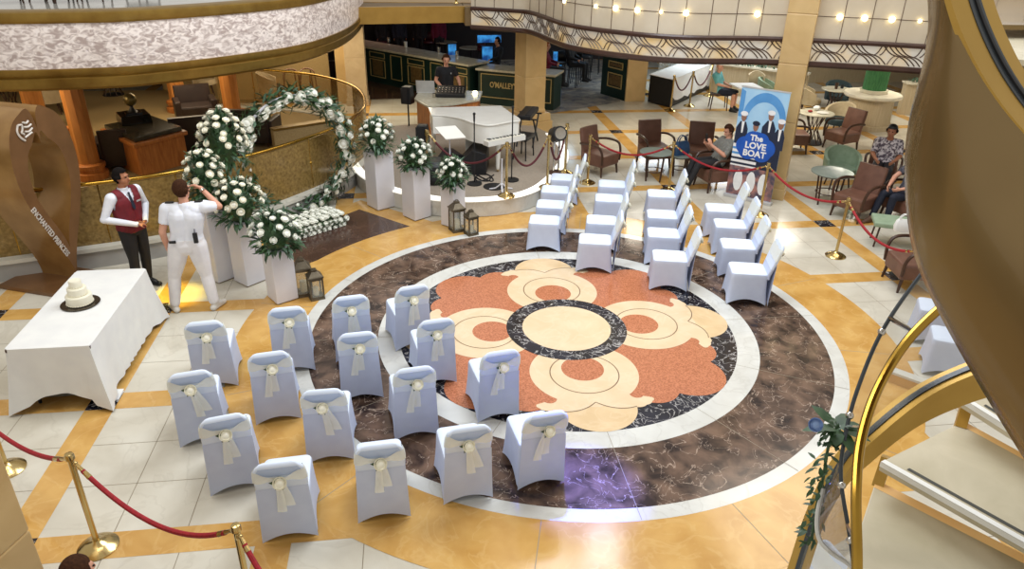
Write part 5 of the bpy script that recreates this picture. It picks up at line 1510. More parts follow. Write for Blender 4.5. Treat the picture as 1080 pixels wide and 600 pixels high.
for (x0, y0, x1, y1, l) in ((7.6, 14.1, 9.6, 12.3, 'long cream partition wall behind the tub chairs'), (11.8, 11.0, 14.5, 10.6, 'short cream partition wall right of the planter')):
    L = math.hypot(x1 - x0, y1 - y0); an = math.atan2(y1 - y0, x1 - x0)
    t = empty('partition_wall', (x0, y0, 0), an, l, 'partition')
    m = MB(); m.box(L / 2, 0, 0, L, .22, .86); m.build('body', MT['planter'], t, 0); m = MB(); m.box(L / 2, 0, .86, L + .04, .34, .05); m.build('ledge', MT['planter_top'], t, 0)
    m = MB(); rnd = random.Random(int(x0))
    for k in range(90):
        v, f = leaf_verts((rnd.uniform(.1, L - .1), rnd.uniform(-.12, .12), .9), (rnd.uniform(-1, 1), rnd.uniform(-1, 1), 1), (0, 0, 1), rnd.uniform(.1, .2), .05); m.add(v, f)
    m.build('low_planting', MT['leaf2'], t, 60)
# lounge wall to the right far side
m = MB(); m.box(14, 15.5, 0, 12, .15, 2.5); struct(m.build('wall_north', MT['planter'], None, 0))

# ------------------------------------------------------------------ poster banner
MT['poster_sky'] = mat('poster_pale_blue', (176, 214, 238), (146, 192, 228), 2, .45)
MT['poster_blue'] = mat('poster_mid_blue', (96, 160, 216), (76, 140, 200), 3, .45)
MT['poster_navy'] = mat('poster_navy', (28, 40, 66), (20, 30, 52), 4, .45)
MT['poster_badge'] = mat('poster_badge_blue', (24, 92, 190), (18, 76, 168), 3, .45)
MT['poster_white'] = mat('poster_white', (240, 240, 240), rough=.45)
MT['poster_skin'] = mat('poster_skin', (150, 108, 88), rough=.45)
MT['poster_low'] = mat('poster_brown_pink', (170, 120, 110), (70, 66, 84), 5, .45, lo=.4, hi=.6)
q0, q1_ = P(765, 206), P(812, 216.5)
W_ = (q1_ - q0).length; an = math.atan2(q1_.y - q0.y, q1_.x - q0.x)
t = empty('roll_up_banner', q0, an, 'blue roll up poster banner before the right stone column', 'banner')
Hb = 2.12
m = MB(); m.box(W_ / 2, 0, 0, W_ + .06, .12, .06); m.build('foot_case', MT['laptop'], t, 0, .01)
m = MB(); m.box(W_ / 2, 0, .06, W_, .008, Hb - .08); ps = m.build('printed_sheet', MT['poster_sky'], t, 0)
m = MB(); m.box(W_ / 2, 0, Hb - .02, W_ + .02, .02, .025); m.build('top_bar', MT['laptop'], t, 0)
m = MB(); m.cyl((W_ / 2, .05, .05), (W_ / 2, .03, Hb), .012, n=8); m.build('support_pole', MT['laptop'], t)
def fp(pts, mtl, y, nm):
    m = MB(); m.add([(x * W_, y, z * Hb) for x, z in pts], [tuple(range(len(pts)))]); o = m.build(nm, MT[mtl], ps, 0); return o
circ = lambda cx, cz, rx, rz, n=24, a0=0, a1=2 * PI: [(cx + rx * cos(a0 + (a1 - a0) * k / n), cz + rz * sin(a0 + (a1 - a0) * k / n)) for k in range(n + (0 if a1 - a0 > 6 else 1))]
Y0 = -.0055
# bridge arch
arc = circ(.55, .72, .46, .25, 20, 0, PI) + circ(.55, .72, .34, .17, 20, 0, PI)[::-1]
m = MB(); vs = [(x * W_, Y0, z * Hb) for x, z in arc]; n = 21
m.add(vs, [(i, i + 1, 2 * n - 2 - i, 2 * n - 1 - i) for i in range(n - 1)]); m.build('printed_arch', MT['poster_blue'], ps, 0)
fp([(.0, .74), (.1, .74), (.1, .96), (.0, .98)], 'poster_blue', Y0, 'printed_tower')
for k, (cx, top, s_) in enumerate(((.14, .80, .9), (.42, .73, .85), (.7, .84, 1), (.93, .78, .85))):
    fp([(cx - .15 * s_, .5), (cx + .13 * s_, .5), (cx + .13 * s_, top - .16), (cx + .06, top - .10), (cx - .06, top - .10), (cx - .15 * s_, top - .16)], 'poster_navy', Y0 - .0006 - .0004 * k, 'printed_figure')
    fp([(cx - .03, top - .1), (cx + .03, top - .1), (cx + .015, top - .2), (cx - .015, top - .2)], 'poster_white', Y0 - .0026, 'printed_shirt')
    fp(circ(cx, top - .055, .058, .045, 14), 'poster_skin', Y0 - .003, 'printed_head')
    fp(circ(cx, top - .03, .08, .022, 14), 'poster_white' if k != 1 else 'poster_navy', Y0 - .0036, 'printed_cap')
fp([(0, .03), (1, .03), (1, .30), (0, .30)], 'poster_low', Y0, 'printed_lower_scene')
fp([(0, .30), (.6, .30), (.6, .50), (0, .50)], 'poster_white', Y0, 'printed_rails')
for k in range(4): fp([(0, .315 + .045 * k), (.6, .315 + .045 * k), (.6, .335 + .045 * k), (0, .335 + .045 * k)], 'poster_blue' if k > 1 else 'poster_navy', Y0 - .0005, 'printed_bar')
fp([(.55, .30), (1, .30), (1, .5), (.55, .5)], 'poster_navy', Y0 - .001, 'printed_deck')
for cx in (.22, .5, .76): fp(circ(cx, .17, .1, .1, 14), 'poster_white', Y0 - .0012, 'printed_white_shape')
bd = []
for (cx, cz, r_) in ((.48, .545, .22), (.30, .53, .15), (.66, .53, .15), (.36, .50, .16), (.6, .495, .16), (.42, .585, .14), (.56, .585, .13)): bd.append((.48 * W_ + (cx - .48) * 1.25 * W_, (.5 + (cz - .535) * 1.1) * Hb, r_ * W_ * 1.3))
m = MB(); pts = polar_union(bd, (.48 * W_, .5 * Hb), 120); m.add([(x, Y0 - .006, z) for x, z in pts], [tuple(range(len(pts)))]); m.build('printed_badge', MT['poster_badge'], ps, 0)
for i_, (wd, sz) in enumerate((('The', .15), ('LOVE', .165), ('BOAT', .165))):
    tx = text_mesh('lettering', wd, sz, MT['poster_white'], .001, ps, .006); tx.rotation_euler = (PI / 2, 0, 0); tx.location = (.48 * W_, Y0 - .008, (.572 - .07 * i_) * Hb)

# ------------------------------------------------------------------ left lounge
LZ = .3
MT['wood_col'] = mat('orange_wood_column', (204, 138, 72), (172, 106, 48), 2.5, .35, stretch=(5, 5, .7), dist=.5)
def wood_column(px, py, r, label):
    q = P(px, py, LZ); t = empty('column', (q.x, q.y, LZ)); struct(t)
    m = MB(); m.lathe([(r, .3), (r, 2.2)], n=10); struct(m.build('column_shaft', MT['wood_col'], t, 20))
    m = MB(); m.lathe([(r * 1.5, 0), (r * 1.5, .12), (r * 1.25, .14), (r * 1.25, .2), (r * 1.4, .21), (r * 1.4, .27), (r * 1.05, .3)], n=20); struct(m.build('column_base', MT['wood'], t, 40))
wood_column(98, 187, .19, ''); wood_column(42, 133, .22, ''); wood_column(247, 128, .2, ''); wood_column(190, 117, .2, '')
# wood cabinet with dark stone top, black plinth and globe
kc0, kc1, kc2, kc3 = P(105, 131, 1.05), P(140, 147, 1.05), P(196, 133, 1.05), P(160, 120, 1.05)
cc = (kc0 + kc1 + kc2 + kc3) / 4; cpl = [(p.x - cc.x, p.y - cc.y) for p in (kc0, kc1, kc2, kc3)]
t = empty('display_cabinet', (cc.x, cc.y, LZ), 0, 'low orange wood cabinet with dark stone top in left lounge', 'cabinet')
sc = lambda s_: [(x * s_, y * s_) for x, y in cpl]
m = MB(); m.prism(sc(.92), 0, .58); m.build('body', MT['wood'], t, 0, .01); m = MB(); m.prism(sc(1.02), .58, .66); m.build('cornice', MT['wood'], t, 0, .015)
MT['stone_top'] = mat('dark_green_stone', (70, 62, 46), (50, 46, 36), 6, .15)
m = MB(); m.prism(sc(.9), .66, .745); m.build('stone_top', MT['stone_top'], t, 0, .01)
gq = P(142, 128, 1.05)
t = empty('globe_ornament', (gq.x, gq.y, LZ + .748), .5, 'bronze globe on a black block atop the wood cabinet', 'ornament')
m = MB(); m.box(0, 0, 0, .56, .56, .17, taper=.94); m.box(0, 0, .17, .3, .3, .03); m.build('base', MT['black_gloss'], t, 0, .01)
MT['globe'] = mat('tarnished_gold_globe', (150, 128, 60), (84, 78, 60), 7, .35, .6)
m = MB(); m.ball((0, 0, .43), .125, 20, 14); m.build('globe', MT['globe'], t); m = MB(); m.lathe([(.1, .2), (.05, .24), (.03, .3), (.06, .33)], n=14); m.build('stem', MT['black'], t)
# low sofas and lounge chairs
def sofa(px, py, rz, w, label, mtl='dark_leather', z=LZ):
    q = P(px, py, z); t = empty('sofa', q, rz, label, 'sofa', 'dark leather lounge sofas')
    m = MB(); m.box(0, -.05, .08, w, .6, .34); m.build('seat', MT[mtl], t, 0, .04)
    m = MB(); m.loft([[(x, y, z_) for x, y in rrect(-w / 2, w / 2, y0, y1, .04, 3)] for y0, y1, z_ in ((.2, .36, .1), (.24, .4, .55), (.3, .42, .8))]); m.build('backrest', MT[mtl], t, 40)
    for s_ in (-1, 1):
        m = MB(); m.box(s_ * w / 2, -.03, .06, .14, .66, .5); m.build('arm', MT[mtl], t, 0, .03)
        for y in (-.28, .28):
            m = MB(); m.cyl((s_ * w * .45, y, .09), (s_ * w * .45, y, 0), .025, n=8); m.build('leg', MT['wood_dark'], t)
sofa(209, 128, rad(20), .8, 'dark quilted lounge chair beneath the second wooden column')
sofa(126, 175, rad(200), .5, 'dark leather sofa beside the wooden cabinet, left', )
sofa(212, 158, rad(200), 1.1, 'dark long sofa behind the tall ivory flowers')
sofa(262, 150, rad(170), 1.2, 'dark low sofa seen through the hoop arch')
tub_chair(P(56, 120, LZ), rad(-70), 'cream tub chair with dark cushion, far left lounge', 'cream_fabric', 'teal_fabric')
tub_chair(P(288, 108, LZ), rad(100), 'grey beige tub chair behind the brass rail', 'cream_fabric', 'dark_leather')
tub_chair(P(218, 100, LZ), rad(20), 'cream tub chair between the two rear wooden columns', 'cream_fabric')
for px, py, l in ((16, 122, 'pale round table at far left of the lounge'), (120, 100, 'pale round table behind the globe ornament')):
    q = P(px, py, LZ); cafe((q.x, q.y, LZ), l, .4)
# tan partition with wood top behind the heart
for (x0, y0), (x1, y1), h, l in (((-10.2, 6.2), (-7.6, 4.5), .75, 'long tan partition with orange wood ledge behind the heart sculpture'), ((-10.6, 7.6), (-8.2, 6.0), .85, 'shorter orange wood partition behind the heart top')):
    L = math.hypot(x1 - x0, y1 - y0); an = math.atan2(y1 - y0, x1 - x0); t = empty('low_partition', (x0, y0, LZ), an, l, 'partition')
    m = MB(); m.box(L / 2, 0, 0, L, .2, h); m.build('panel', MT['carpet_tan'], t, 0); m = MB(); m.box(L / 2, 0, h, L + .05, .34, .06); m.build('ledge', MT['wood'], t, 0, .015)
a_, b_ = P(292, 163, LZ), P(366, 150, LZ)
L = (b_ - a_).length; t = empty('low_partition', a_, math.atan2(b_.y - a_.y, b_.x - a_.x), 'low tan partition seen through the hoop arch', 'partition')
m = MB(); m.box(L / 2, .1, 0, L, .14, .5); m.build('panel', MT['carpet_tan'], t, 0); m = MB(); m.box(L / 2, .1, .5, L, .2, .03); m.build('ledge', MT['antique'], t, 0)
# bent wood chair frames by the far rail (legs of upturned stands)
MT['bent_wood'] = mat('bent_brown_wood', (112, 70, 40), (92, 56, 32), 5, .4)
for px, py, l in ((309, 107, 'brown bentwood chair frame by the far rail, left'), (326, 106, 'brown bentwood chair frame by the far rail, right')):
    q = P(px, py, LZ); t = empty('bentwood_stand', q, rad(20), l, 'stand', 'bentwood frames by the far rail')
    for s_ in (-1, 1):
        m = MB(); m.tube(spline([(s_ * .22, -.18, 0), (s_ * .2, -.15, .5), (s_ * .17, -.1, .78), (s_ * .05, 0, .84), (0, 0, .84)], 5), .02, 6); m.build('leg', MT['bent_wood'], t)
        m = MB(); m.tube([(s_ * .2, .2, 0), (s_ * .12, .02, .82)], .02, 6); m.build('leg', MT['bent_wood'], t)
# trolley behind the heart, far left
q = P(14, 292); MT['yellow'] = mat('yellow_panel', (220, 170, 40), rough=.5)
t = empty('service_trolley', (q.x - .35, q.y + .25, 0), rad(20), 'grey service trolley with pale top at the far left edge', 'trolley')
m = MB(); m.box(0, 0, .12, .9, .5, .3); m.build('lower_box', MT['riser_grey'], t, 0, .01); m = MB(); m.box(0, 0, .9, .95, .55, .04); m.build('top_shelf', MT['cream_fabric'], t, 0, .01)
m = MB(); m.box(0, -.256, .3, .7, .01, .12); m.build('yellow_strip', MT['yellow'], t, 0)
for a in (-1, 1):
    for b in (-1, 1):
        m = MB(); m.cyl((a * .42, b * .22, .1), (a * .42, b * .22, .9), .016, n=6); m.build('post', MT['black'], t); m = MB(); m.cyl((a * .42 - .015, b * .22, .05), (a * .42 + .015, b * .22, .05), .05, n=12); m.build('wheel', MT['black'], t)
# chairs on the upper deck glimpsed over the parapet
m = MB(); m.prism(inset_left if False else [(-14, 6.5), (-9, 6.5), (-6.5, 8), (-5, 10.5), (-5, 16), (-14, 16)], 2.951, 2.96); struct(m.build('floor_balcony', MT['ring_white'], None, 0))
for k, (px, py) in enumerate(((8, 4), (52, 3), (68, 3), (100, 2), (150, -4))):
    q = P(px, py - 1, 2.96)
    armchair((q.x, q.y, 2.962), rad(30 + 50 * k), 'dark chair on the upper deck above the pearl parapet, %s from the left' % ordn[k], 'dark_leather')

# more white covered chairs beyond the stair glass
for (px, py, rz, l) in ((1000, 400, 60, 'white covered chair seen through the stair glass, nearer one'), (985, 366, 60, 'white covered chair seen through stair glass, farther one')):
    q = P(px, py); o = put_chair(0, q.x + .1, q.y + .2, rad(rz), l, 'white covered chairs near the stair')
q = P(826, 587, .9); put_chair(1, q.x + .05, q.y - .1, rad(100), 'white covered chair at the bottom edge left of the stair', 'white covered chairs near the stair')
# ------------------------------------------------------------------ people
MT['eye'] = mat('dark_eyes', (30, 24, 22), rough=.2)
MT['lips'] = mat('lips', (166, 96, 84), rough=.5)
MT['vest_red'] = mat('burgundy_waistcoat', (122, 24, 36), (100, 18, 30), 14, .7)
MT['shirt_white'] = mat('white_shirt', (236, 238, 246), (226, 230, 240), 9, .7, bump=.25, bscale=14)
MT['trouser_white'] = mat('white_trousers', (234, 232, 234), (222, 220, 224), 8, .7, bump=.25, bscale=10)
MT['trouser_black'] = mat('black_trousers', (30, 30, 34), (22, 22, 26), 9, .7, bump=.2, bscale=12)
MT['tee_black'] = mat('black_t_shirt', (24, 25, 30), (18, 18, 22), 9, .8)
MT['grey_top'] = mat('grey_knit_top', (132, 132, 126), (112, 112, 106), 30, .85)
MT['teal_shirt'] = mat('pale_teal_shirt', (110, 182, 184), (92, 164, 168), 9, .8)
MT['navy'] = mat('navy_cloth', (28, 34, 52), (20, 26, 42), 9, .8)
MT['pattern_shirt'] = mat('grey_white_patterned_shirt', (206, 198, 198), (84, 72, 82), 22, .8, lo=.42, hi=.56, detail=3)
MT['pattern_dark'] = mat('dark_patterned_cloth', (50, 52, 64), (92, 90, 98), 26, .8, lo=.45, hi=.6)
MT['shoe_white'] = mat('white_shoe_leather', (222, 218, 210), rough=.5)
MT['shoe_black'] = mat('black_shoe_leather', (20, 20, 22), rough=.35)
MT['sandal'] = mat('brown_sandal', (110, 84, 68), rough=.6)
MT['magenta'] = mat('dark_magenta_shirt', (120, 22, 56), (96, 16, 44), 9, .8)
MT['hair_red'] = mat('ginger_hair', (168, 92, 44), (140, 72, 34), 60, .6)
MT['hair_grey'] = mat('white_cap_cloth', (222, 222, 218), rough=.8)

def capsule_geo(m, a, b, ra, rb, n=12):
    a, b = Vector(a), Vector(b); d = b - a; L = d.length
    d = d.normalized() if L > 1e-5 else Vector((0, 0, 1))
    x = d.orthogonal().normalized(); y = d.cross(x); rings = []
    for (c, r, lo, hi) in ((a, ra, -88, 0), (b, rb, 0, 88)):
        for k in range(5):
            t = rad(lo + (hi - lo) * k / 4)
            rings.append([c + d * (r * sin(t)) + (x * cos(2 * PI * j / n) + y * sin(2 * PI * j / n)) * (r * cos(t)) for j in range(n)])
    m.loft(rings)
STAND = dict(pelvis=(0, 0, .95), chest=(0, .01, 1.31), neck=(0, .015, 1.455), head=(0, -.01, 1.635),
             shR=(-.185, .01, 1.405), elR=(-.24, .03, 1.12), wrR=(-.22, -.06, .88), shL=(.185, .01, 1.405), elL=(.24, .03, 1.12), wrL=(.22, -.06, .88),
             hipR=(-.09, 0, .92), knR=(-.10, -.02, .50), anR=(-.10, .02, .085), hipL=(.09, 0, .92), knL=(.10, -.02, .50), anL=(.10, .02, .085),
             toeR=(-.12, -.15, .035), toeL=(.12, -.15, .035), face=(0, -1, -.05), lat=(1, 0, 0), handR=None, handL=None, curlR=.35, curlL=.35, palmR=(1, 0, 0), palmL=(-1, 0, 0))
SIT = dict(STAND, pelvis=(0, .05, .52), chest=(0, .14, .86), neck=(0, .15, 1.0), head=(0, .11, 1.17), shR=(-.185, .15, .95), elR=(-.25, .03, .72), wrR=(-.16, -.2, .66),
           shL=(.185, .15, .95), elL=(.25, .03, .72), wrL=(.16, -.2, .66), hipR=(-.09, .0, .5), hipL=(.09, 0, .5), knR=(-.11, -.42, .52), knL=(.11, -.42, .52),
           anR=(-.11, -.42, .085), anL=(.11, -.42, .085), toeR=(-.12, -.58, .035), toeL=(.12, -.58, .035))
def person(loc, rz, pose, clothes, label, skin='skin', hair='hair_black', scale=1.0, vox=.012, bulk=1.0, long_hair=False, group=None, cap=None, base=STAND, fingers=True, legk=1.0):
    J = {k: (Vector(v) if isinstance(v, tuple) else v) for k, v in dict(base, **pose).items()}
    prims = []
    def seg(a, b, ra, rb, lab): prims.append((Vector(a), Vector(b), ra, rb, lab))
    lat = J['lat'].normalized(); pel, che, nec = J['pelvis'], J['chest'], J['neck']
    ax = (che - pel).normalized(); fwd = lat.cross(ax) * 1.0   # points to the front for lat=+x, ax=+z -> -y
    if True: fwd = -(ax.cross(lat)).normalized()
    k = bulk
    for s_ in (-1, 1):
        seg(pel + lat * s_ * .075, pel + ax * .14 + lat * s_ * .06, .105 * k, .098 * k, 'waist')
        seg(pel + ax * .14 + lat * s_ * .06, che + lat * s_ * .075, .1 * k, .112 * k, 'chest')
        seg(che + lat * s_ * .075, che + ax * .07 + lat * s_ * .1, .112 * k, .08 * k, 'chest')
    seg(J['shR'], J['shL'], .062, .062, 'chest'); seg(che, nec - ax * .02, .1, .07, 'chest')
    seg(pel + lat * -.06 - ax * .03, pel + lat * .06 - ax * .03, .105 * k, .105 * k, 'hips')
    hd = J['head']; f = J['face'].normalized(); hx = lat - f * lat.dot(f); hx.normalize(); hu = f.cross(hx) * -1
    if hu.dot(hd - nec) < 0: hu = -hu
    seg(nec - ax * .03, hd - hu * .09, .062, .055, 'neck')
    seg(hd + hu * .02 - f * .012, hd + hu * .045 - f * .008, .088, .082, 'head'); seg(hd - f * .0 - hu * .02, hd + f * .02 - hu * .035, .072, .066, 'head')
    seg(hd + f * .045 - hu * .085, hd + f * .03 - hu * .06, .04, .05, 'head')
    seg(hd + f * .088 - hu * .0, hd + f * .108 - hu * .03, .011, .016, 'head')
    seg(hd + f * .078 + hu * .028 - hx * .03, hd + f * .078 + hu * .028 + hx * .03, .014, .014, 'head')
    seg(hd + f * .078 - hu * .062 - hx * .018, hd + f * .078 - hu * .062 + hx * .018, .013, .013, 'head')
    for s_ in (-1, 1): seg(hd + hx * s_ * .084 - hu * .018, hd + hx * s_ * .09 + hu * .018 - f * .01, .014, .018, 'head')
    hands = []
    for S_ in 'RL':
        sh, el, wr = J['sh' + S_], J['el' + S_], J['wr' + S_]; mid = sh.lerp(el, .55); fm = el.lerp(wr, .1)
        seg(sh, mid, .06 * k, .052, 'sleeve'); seg(mid, el, .05, .042, 'sleeve2'); seg(el, el.lerp(wr, .5), .044, .038, 'forearm'); seg(el.lerp(wr, .5), wr, .038, .028, 'forearm')
        d = (wr - el).normalized(); d = J['hand' + S_].normalized() if J['hand' + S_] else d
        pn = J['palm' + S_]; pn = (pn - d * pn.dot(d)).normalized(); sd = d.cross(pn); c = J['curl' + S_]
        sgn = 1 if (sd.dot(f) > 0) else -1      # thumb to the front
        sd = sd * sgn
        pe_ = wr + d * .075
        for o_ in (-.022, 0, .022): seg(wr + sd * o_ * .6 + d * .01, pe_ + sd * o_, .017, .0165, 'hand')
        if fingers:
            for o_, L in ((.028, .068), (.01, .078), (-.009, .073), (-.027, .058)):
                a0 = pe_ + sd * o_; d1 = (d + pn * c * .9 + sd * o_ * 2.2).normalized(); a1 = a0 + d1 * L * .52; d2 = (d + pn * c * 2.4).normalized(); a2 = a1 + d2 * L * .5
                seg(a0, a1, .0098, .009, 'hand'); seg(a1, a2, .009, .0078, 'hand')
            t0 = wr + d * .025 + sd * .022; t1 = t0 + (d * .6 + sd * .7 + pn * .35).normalized() * .04; t2 = t1 + (d * .9 + sd * .2 + pn * .5).normalized() * .032
            seg(t0, t1, .0125, .0105, 'hand'); seg(t1, t2, .0105, .009, 'hand')
        hp, kn, an, to = J['hip' + S_], J['kn' + S_], J['an' + S_], J['toe' + S_]
        q_ = k * legk; seg(hp, hp.lerp(kn, .5), .088 * q_, .074 * q_, 'thigh'); seg(hp.lerp(kn, .5), kn, .074 * q_, .058 * legk, 'thigh2'); seg(kn, kn.lerp(an, .35), .056 * legk, .056 * legk, 'shin'); seg(kn.lerp(an, .35), an + (kn - an).normalized() * .05, .055 * legk, .04 * legk ** 2, 'shin')
        seg(an + (kn - an).normalized() * .05, an, .04, .038, 'foot')
        ft = (to - an); ft.z = 0; ft.normalize(); seg(an + Vector((0, 0, -.045)) - ft * .035, to, .034, .028, 'foot'); seg(an, an.lerp(to, .6), .036, .032, 'foot')
    m = MB()
    for a, b, ra, rb, lab in prims: capsule_geo(m, a, b, ra, rb, 10)
    o = m.build('tmp', MT[skin], None, 0)
    r = o.modifiers.new('r', 'REMESH'); r.mode = 'VOXEL'; r.voxel_size = vox; s_ = o.modifiers.new('s', 'SMOOTH'); s_.iterations = 3; s_.factor = .5
    dg = bpy.context.evaluated_depsgraph_get(); me = bpy.data.meshes.new_from_object(o.evaluated_get(dg)); bpy.data.objects.remove(o)
    V = [v.co.copy() for v in me.vertices]; NRM = [v.normal.copy() for v in me.vertices]; FACES = [tuple(p.vertices) for p in me.polygons]; bpy.data.meshes.remove(me)
    PR = [(a, b - a, max((b - a).length_squared, 1e-9), ra, rb, lab) for a, b, ra, rb, lab in prims]
    def lab_of(p):
        best, bl = 1e9, None
        for a, d, L2, ra, rb, lab in PR:
            t = (p - a).dot(d) / L2; t = 0 if t < 0 else (1 if t > 1 else t)
            q = (p - a - d * t).length - (ra + (rb - ra) * t)
            if q < best: best, bl = q, lab
        return bl
    root = empty('person', loc, rz, label, 'person', group); root.scale = (scale,) * 3
    body = MB(); body.v = [tuple(v) for v in V]; body.f = FACES; body.mi = [0] * len(FACES)
    body.build('body', MT[skin], root, 180)
    labs = [lab_of((V[fc[0]] + V[fc[len(fc) // 2]]) / 2) for fc in FACES]
    cents = [sum((V[i] for i in fc), Vector()) / len(fc) for fc in FACES]
    def shell(name, mtl, sel, infl):
        idx, mm = {}, MB()
        for fi in sel:
            nf = []
            for vi in FACES[fi]:
                if vi not in idx: idx[vi] = len(mm.v); mm.v.append(tuple(V[vi] + NRM[vi] * infl))
                nf.append(idx[vi])
            mm.f.append(tuple(nf)); mm.mi.append(0)
        if mm.f:
            o_ = mm.build(name, MT[mtl], root, 180); sd_ = o_.modifiers.new('cloth', 'SOLIDIFY'); sd_.thickness = .004; sd_.offset = -1
            return o_
    for name, mtl, labset, infl, test in clothes:
        sel = [i for i, l in enumerate(labs) if l in labset and (test is None or test(cents[i]))]
        if labset == ('foot',):
            for sd2 in (-1, 1): shell(name.rstrip('s'), mtl, [i for i in sel if cents[i].x * sd2 > 0], infl)
            continue
        shell(name, mtl, sel, infl)
    # hair
    def is_hair(c):
        v = c - hd; a, b = v.dot(f), v.dot(hu)
        if v.length > .15: return False
        if b > .075 - .0 * a: return True
        if a < -.005 and b > (-.09 if not long_hair else -.16): return True
        return a < .045 and b > .0 and abs(v.dot(hx)) > .05 and a < .03
    if hair: shell('hair', hair, [i for i, l in enumerate(labs) if l == 'head' and is_hair(cents[i]) or (long_hair and l == 'neck' and (cents[i] - hd).dot(f) < -.02)], .012)
    if cap: 
        shell('cap', cap, [i for i, l in enumerate(labs) if l == 'head' and (cents[i] - hd).dot(hu) > .055], .02)
    me_ = MB()
    for s_ in (-1, 1): me_.ball(hd + f * .083 + hx * s_ * .032 + hu * .008, .0095, 8, 6)
    me_.build('eyes', MT['eye'], root)
    ml = MB(); ml.tube([hd + f * .09 - hu * .062 + hx * x_ for x_ in (-.02, 0, .02)], .005, 5); ml.build('mouth', MT['lips'], root)
    return root, J
ALLUP = ('waist', 'chest'); 
# waiter in burgundy waistcoat
wl = Vector((-5.76, 1.74, 0))
root, J = person(wl, rad(61), dict(shR=(-.205, .01, 1.4), shL=(.205, .01, 1.4), elR=(-.34, .06, 1.14), wrR=(-.09, -.21, 1.03), elL=(.34, .05, 1.15), wrL=(.07, -.2, 1.02), handR=(.8, -.25, -.1), handL=(-.8, -.2, .0), palmR=(0, .3, -1), palmL=(0, .3, 1), curlR=.5, curlL=.6, face=(.45, -1, -.02)),
    [('white_shirt', 'shirt_white', ('chest', 'waist', 'sleeve', 'sleeve2', 'forearm', 'neck'), .007, lambda c: c.z < 1.5),
     ('trousers', 'trouser_black', ('hips', 'thigh', 'thigh2', 'shin'), .01, None),
     ('waistcoat', 'vest_red', ('chest', 'waist', 'hips'), .02, lambda c: c.z > .9 and abs(c.x) < .19 and not (c.y < -.02 and c.z > 1.22 and abs(c.x) < (c.z - 1.22) * .36)),
     ('shoes', 'shoe_black', ('foot',), .008, None)],
    'waiter in burgundy waistcoat and black trousers standing behind the cake table', 'skin_tan', 'hair_black', 1.0, .009, 1.13, legk=1.05)
m = MB(); m.loft([[(x, y, z) for x, y in ((-w_, -.155 - .0, ), (w_, -.155), (w_, -.148), (-w_, -.148))] for w_, z in ((.012, 1.44), (.018, 1.425), (.012, 1.41), (.026, 1.24), (.004, 1.2))])
for i_ in range(len(m.v)):
    x, y, z = m.v[i_]; m.v[i_] = (x, y + .055 * (z - 1.2) / .24 + .01, z)
m.build('necktie', MT['navy'], root, 40)
m = MB(); m.box(.09, -.136, 1.29, .07, .008, .022); m.build('name_badge', MT['laptop'], root, 0)
# officer in whites seen from behind
ol = P(207, 326)
root, J = person((ol.x, ol.y, 0), rad(182), dict(pelvis=(-.05, 0, .95), chest=(-.1, .01, 1.31), neck=(-.115, .015, 1.455), head=(-.1, -.01, 1.635), hipR=(-.15, 0, .92), hipL=(.05, 0, .92), knR=(-.2, -.01, .5), knL=(.18, .0, .5), anR=(-.25, .03, .085), anL=(.24, .03, .085), toeR=(-.33, -.12, .035), toeL=(.33, -.1, .035),
    shR=(-.335, .0, 1.415), shL=(.11, .01, 1.405), elR=(-.47, -.14, 1.36), wrR=(-.26, -.26, 1.57), handR=(.75, -.1, .35), palmR=(.2, .5, -.9), curlR=.55, elL=(.2, .05, 1.12), wrL=(.2, -.03, .86), face=(-.75, -1, .03)),
    [('white_uniform_shirt', 'shirt_white', ('chest', 'waist', 'sleeve'), .014, lambda c: c.z < 1.49),
     ('white_trousers', 'trouser_white', ('hips', 'thigh', 'thigh2', 'shin', 'waist'), .016, lambda c: c.z < 1.02),
     ('white_shoes', 'shoe_white', ('foot',), .01, None)],
    'officer in white uniform seen from behind, hand raised to his face', 'skin', 'hair_brown', 1.03, .009, 1.17, legk=1.12)
m = MB(); m.box(-.2, .15, 1.0, .05, .035, .13); m.cyl((-.2, .155, 1.12), (-.21, .165, 1.19), .006, n=6); m.build('belt_radio', MT['black'], root, 0, .006)
m = MB(); m.box(.08, .14, 1.0, .08, .02, .035); m.build('belt_pouch', MT['black'], root, 0, .006)
for s_ in (-1, 1):
    m = MB(); m.box(-.11 + s_ * .17, .01, 1.482, .1, .045, .014); m.build('epaulette', MT['black'], root, 0, .004)
m = MB(); m.cyl((-.295, -.225, 1.535), (-.28, -.24, 1.55), .037, n=12); m.build('wrist_watch', MT['chrome'], root)
# young man at the music desk
root, J = person((-1.02, 10.35, 0), rad(8), dict(elR=(-.26, .02, 1.15), wrR=(-.16, -.22, 1.04), elL=(.3, .0, 1.15), wrL=(.3, -.16, 1.03), face=(0, -1, -.25), handL=(0, -1, -.2), handR=(.2, -1, -.2), palmR=(0, 0, -1), palmL=(0, 0, -1)),
    [('black_t_shirt', 'tee_black', ('chest', 'waist', 'sleeve'), .012, lambda c: c.z < 1.47), ('trousers', 'trouser_black', ('hips', 'thigh', 'thigh2', 'shin'), .012, None), ('shoes', 'shoe_black', ('foot',), .008, None)],
    'young man in black t-shirt standing behind the music desk', 'skin', 'hair_brown', 1.02, .012)
m = MB(); m.ball((.09, -.128, 1.33), (.014, .006, .02), 8, 5); m.build('shirt_badge', MT['laptop'], root)
